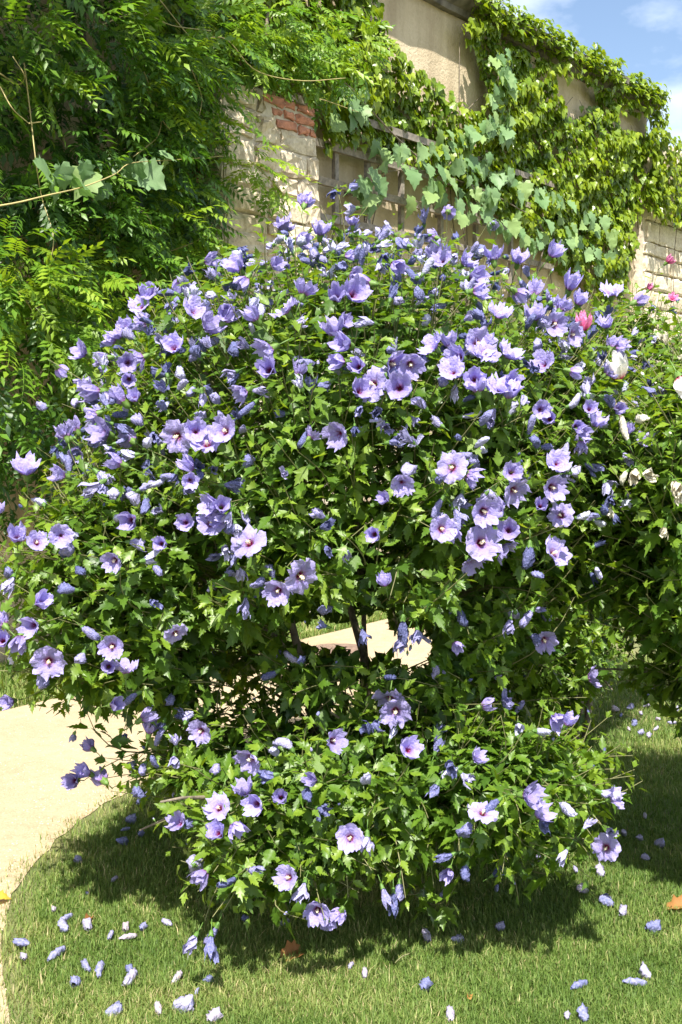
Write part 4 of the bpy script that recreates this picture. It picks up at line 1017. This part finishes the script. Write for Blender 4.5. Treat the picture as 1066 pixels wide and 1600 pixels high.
dry = vnoise(xx, yy, 0, 3.0, 41); dry2 = vnoise(xx, yy, 0, 11.0, 42)
dist_e = xx - np.interp(yy, near[:, 1], near[:, 0])
ti = 0.40 + 0.20 * dry + 0.13 * dry2 + 0.16 * r.normal(size=n) + 0.28 * np.exp(-np.clip(dist_e, 0, 9) / 0.16) + np.where(r.random(n) < 0.09, 0.4, 0)
h = r.uniform(0.018, 0.042, n) * (1 + 0.2 * dry); h = np.where(r.random(n) < 0.02, h * 1.5, h)
g1 = blades("grass", np.c_[xx, yy], h, r.uniform(0.0008, 0.0015, n) * (0.75 + 0.1 * yy), ti, r)
tag(g1, "short mown lawn grass with dry blades under the shrubs", "grass")
n = 60000; t = r.uniform(-4.5, 6.0, n); o = r.uniform(0.0, 1.0, n) ** 0.8 * 1.02
p = W(t, 0 * t, o); inp = in_poly(p[:, 0], p[:, 1], path_poly); p = p[~inp]; n = len(p)
g2 = blades("grass", p[:, :2], r.uniform(0.03, 0.075, n), r.uniform(0.002, 0.004, n), 0.5 + 0.2 * r.normal(size=n) + 0.15 * vnoise(p[:, 0], p[:, 1], 0, 4, 8), r)
tag(g2, "strip of longer dry grass between the sandy path and the wall", "grass")

# pebbles and grit on the path
n = 5000; i = r.integers(5, 70, n); f = r.random(n) ** 1.3
p = near[i] * (1 - f)[:, None] + far[i] * f[:, None] + r.normal(size=(n, 2)) * 0.05
p = p[in_poly(p[:, 0], p[:, 1], path_poly)]; n = len(p)
peb = T([(1, 0, 0), (-.5, .8, 0), (-.6, -.8, 0), (0.3, 0.1, .7), (-.4, 0, .55)], [(0, 1, 3), (1, 4, 3), (1, 2, 4), (2, 0, 3), (2, 3, 4)])
V, F, _, ow, _ = scatter([peb], np.zeros(n, int), np.c_[p, np.full(n, 0.003)], frames(np.c_[r.normal(size=(n, 2)), np.zeros(n)], np.tile((0, 0, 1.0), (n, 1))), r.uniform(0.0015, 0.006, n))
pb_ = link("grit", mesh_tri("grit", V, F, M['pebble'], tint=.5), kind='stuff'); tag(pb_, "small pale grit scattered over the sandy path", "gravel")
# brown slab on the path: a thin flat rounded shape
c = ground(528, 1017); V = []
for z in (-0.02, 0.016):
    for k in range(14):
        a = 6.283 * k / 14; V.append((c[0] + 0.16 * math.copysign(abs(math.cos(a)) ** 0.6, math.cos(a)), c[1] + 0.17 * math.copysign(abs(math.sin(a)) ** 0.6, math.sin(a)), z))
F = grid_tris(14, 2, True) + [(14, 14 + k, 15 + k) for k in range(1, 13)]
sl = link("path_spot", mesh_tri("path_spot", np.array(V) - (c[0], c[1], 0), F, M['spot'], tint=.5, smooth=False), loc=(c[0], c[1], 0)); tag(sl, "flat brown slab on the sandy path behind the violet shrub", "spot")

# ------------------------------------------------------------------ fallen flowers and leaves
def fallen(lst, label, group):
    for q in lst:
        px, py = q[0], q[1]; ang = q[2] if len(q) > 2 else r.uniform(0, 180); s = q[3] if len(q) > 3 else r.uniform(0.8, 1.1)
        p = ground(px, py, 0.024); k = int(r.integers(0, len(ROLL)))
        a = math.radians(ang); ax = nrm(np.array([math.cos(a), 2.0 * math.sin(a), 0.12 * r.normal()])); X = nrm(np.cross((0, 0, 1.0), ax)); Rm = np.stack([np.cross(ax, X), X, ax], 1)
        key = "fallen%d" % k
        if key not in bpy.data.meshes:
            t_ = ROLL[k]; me = mesh_tri(key, t_.V - (0, 0, 0.6), t_.F, M['fallen'], tint=0.05)
        form = "slender" if k in (2, 7) else "stubby" if k in (3, 5) else "curved" if k in (4, 6) else "rolled"
        o = link("fallen_flower", bpy.data.meshes[key], mat=mat4(p, Rm, 0.037 * s)); tag(o, ("small " if s < 0.85 else "") + form + " " + label, "flower", form + " " + group)
fallen([(85,1420,70,.7),(97,1437,40,.9),(98,1450,170,1),(37,1474,175,1),(39,1494,100,.8),(82,1493,60,1.2),(138,1447,110,1),(172,1463,60,.7),(197,1450,80,.8),(195,1464,20,.9),(222,1449,90,.6),(263,1443,160,.8),
        (135,1512,150,1.1),(153,1520,130,1.1),(118,1533,90,1.2),(201,1532,50,1.3),(204,1516,120,.7),(275,1530,40,.9),(325,1530,10,.7),(306,1551,100,.6),(287,1570,12,1.4),(177,1581,10,1.1),(248,1579,120,.9),(331,1590,60,1),(137,1395,90,.4),(176,1375,80,.6)],
       "fallen violet flower on the sunlit grass near the path", "fallen flowers on the sunny grass by the path")
fallen([(570,1523,80,.8),(662,1541,85,.9),(704,1589,80,1.1),(899,1540,30,1.1),(985,1533,5,1.1),(1006,1521,165,1.0),(909,1587,150,1.0),(950,1409,150,1.1),(973,1425,30,1.0),(1019,1448,10,1.1),(936,1363,150,1.1),(885,1588,120,.5),(546,1511,90,.6)],
       "fallen violet flower on the sunlit grass in front of the shrubs", "fallen flowers on the sunny grass before the shrubs")
fallen([(123,1341,40,1.0),(190,1313,0,1.0),(193,1296,40,.7),(204,1280,20,1.0),(220,1252,30,1.0),(230,1242,20,.8),(219,1303,80,.6),(267,1250,60,.8),(668,1465,110,1.1),(716,1467,5,1.0),(385,1434,10,.8),(444,1441,10,.9),(775,1390,90,.8),(912,1390,150,.9),(850,1327,5,.9),(845,1312,60,.8),(840,1342,90,.8),(780,1447,20,.7),(1030,1317,5,.9),(1000,1308,10,.8),(975,1300,30,.8),(1010,1340,150,.7),(1008,1276,60,.7),(900,1360,90,.7),(690,1400,20,.7)],
       "fallen violet flower lying in the shade of the shrubs", "fallen flowers in the shade")
bl = [(985,1105,3,1),(962,1108,178,1),(1010,1103,5,.9),(1014,1100,60,1),(993,1127,10,1),(990,1131,170,.8),(1002,1115,70,.6),(1047,1129,20,.9),(1030,1123,90,.7),(1038,1092,30,.8),(1055,1090,5,.8),(1022,1080,120,.7),(1040,1083,70,.7),(1000,1145,30,.8),(1013,1150,120,.8),(983,1140,80,.7),(970,1118,40,.7),(1058,1110,60,.7),(1024,1140,10,.6),(1008,1085,0,.7)]
fallen(bl, "fallen violet flower on the lawn behind the white-flowered shrub", "fallen flowers behind the white shrub")
def ground_leaf(name, px, py, size, ang, tint, mat, label, cat, tilt=0.25, tmpl=None):
    p = ground(px, py, 0.022); a = math.radians(ang)
    Rm = frames(np.array([[math.cos(a), math.sin(a), tilt]]), np.array([[0.2, -0.5, 0.8]]))[0]
    t_ = tmpl or VINE[1]; o = link(name, mesh_tri(name, t_.V * (0.62, 1, 1) + np.stack([0 * t_.V[:, 0], 0 * t_.V[:, 0], 1.1 * t_.V[:, 0] ** 2], 1) - (0, 0.5, 0), t_.F, mat, tint=tint), mat=mat4(p, Rm, size)); tag(o, label, cat)
ground_leaf("fallen_leaf", 465, 1487, 0.085, 35, 0.3, M['dry_leaf'], "curled orange dead leaf at the shadow edge under the violet shrub", "leaf")
ground_leaf("fallen_leaf", 1052, 1417, 0.08, 170, 0.6, M['dry_leaf'], "orange dead leaf on the sunny grass below the white-flowered shrub", "leaf", 0.15)
ground_leaf("fallen_leaf", 5, 1402, 0.055, 20, 0.6, M['yellow'], "yellow fallen leaf on the sandy path edge", "leaf", 0.1)
ground_leaf("fallen_leaf", 140, 1433, 0.04, 80, 0.2, M['dry_leaf'], "tiny brown dead leaf among fallen flowers near the path", "leaf", 0.3)
ground_leaf("fallen_leaf", 733, 1555, 0.028, 80, 0.9, M['dry_leaf'], "tiny tan dead leaf on the sunny grass in front of the violet shrub", "leaf", 0.3)
a = ground(617, 1505, 0.02); b = ground(640, 1490, 0.035); c_ = smooth_path([a, (a + b) / 2 + (0, 0, .006), b], 7)
t_ = tube(c_ - a, 0.0025, 5); o = link("fallen_twig", mesh_tri("fallen_twig", t_.V, t_.F, M['twig'], tint=.5), loc=a); tag(o, "short dry twig on the grass at the shadow edge", "twig")
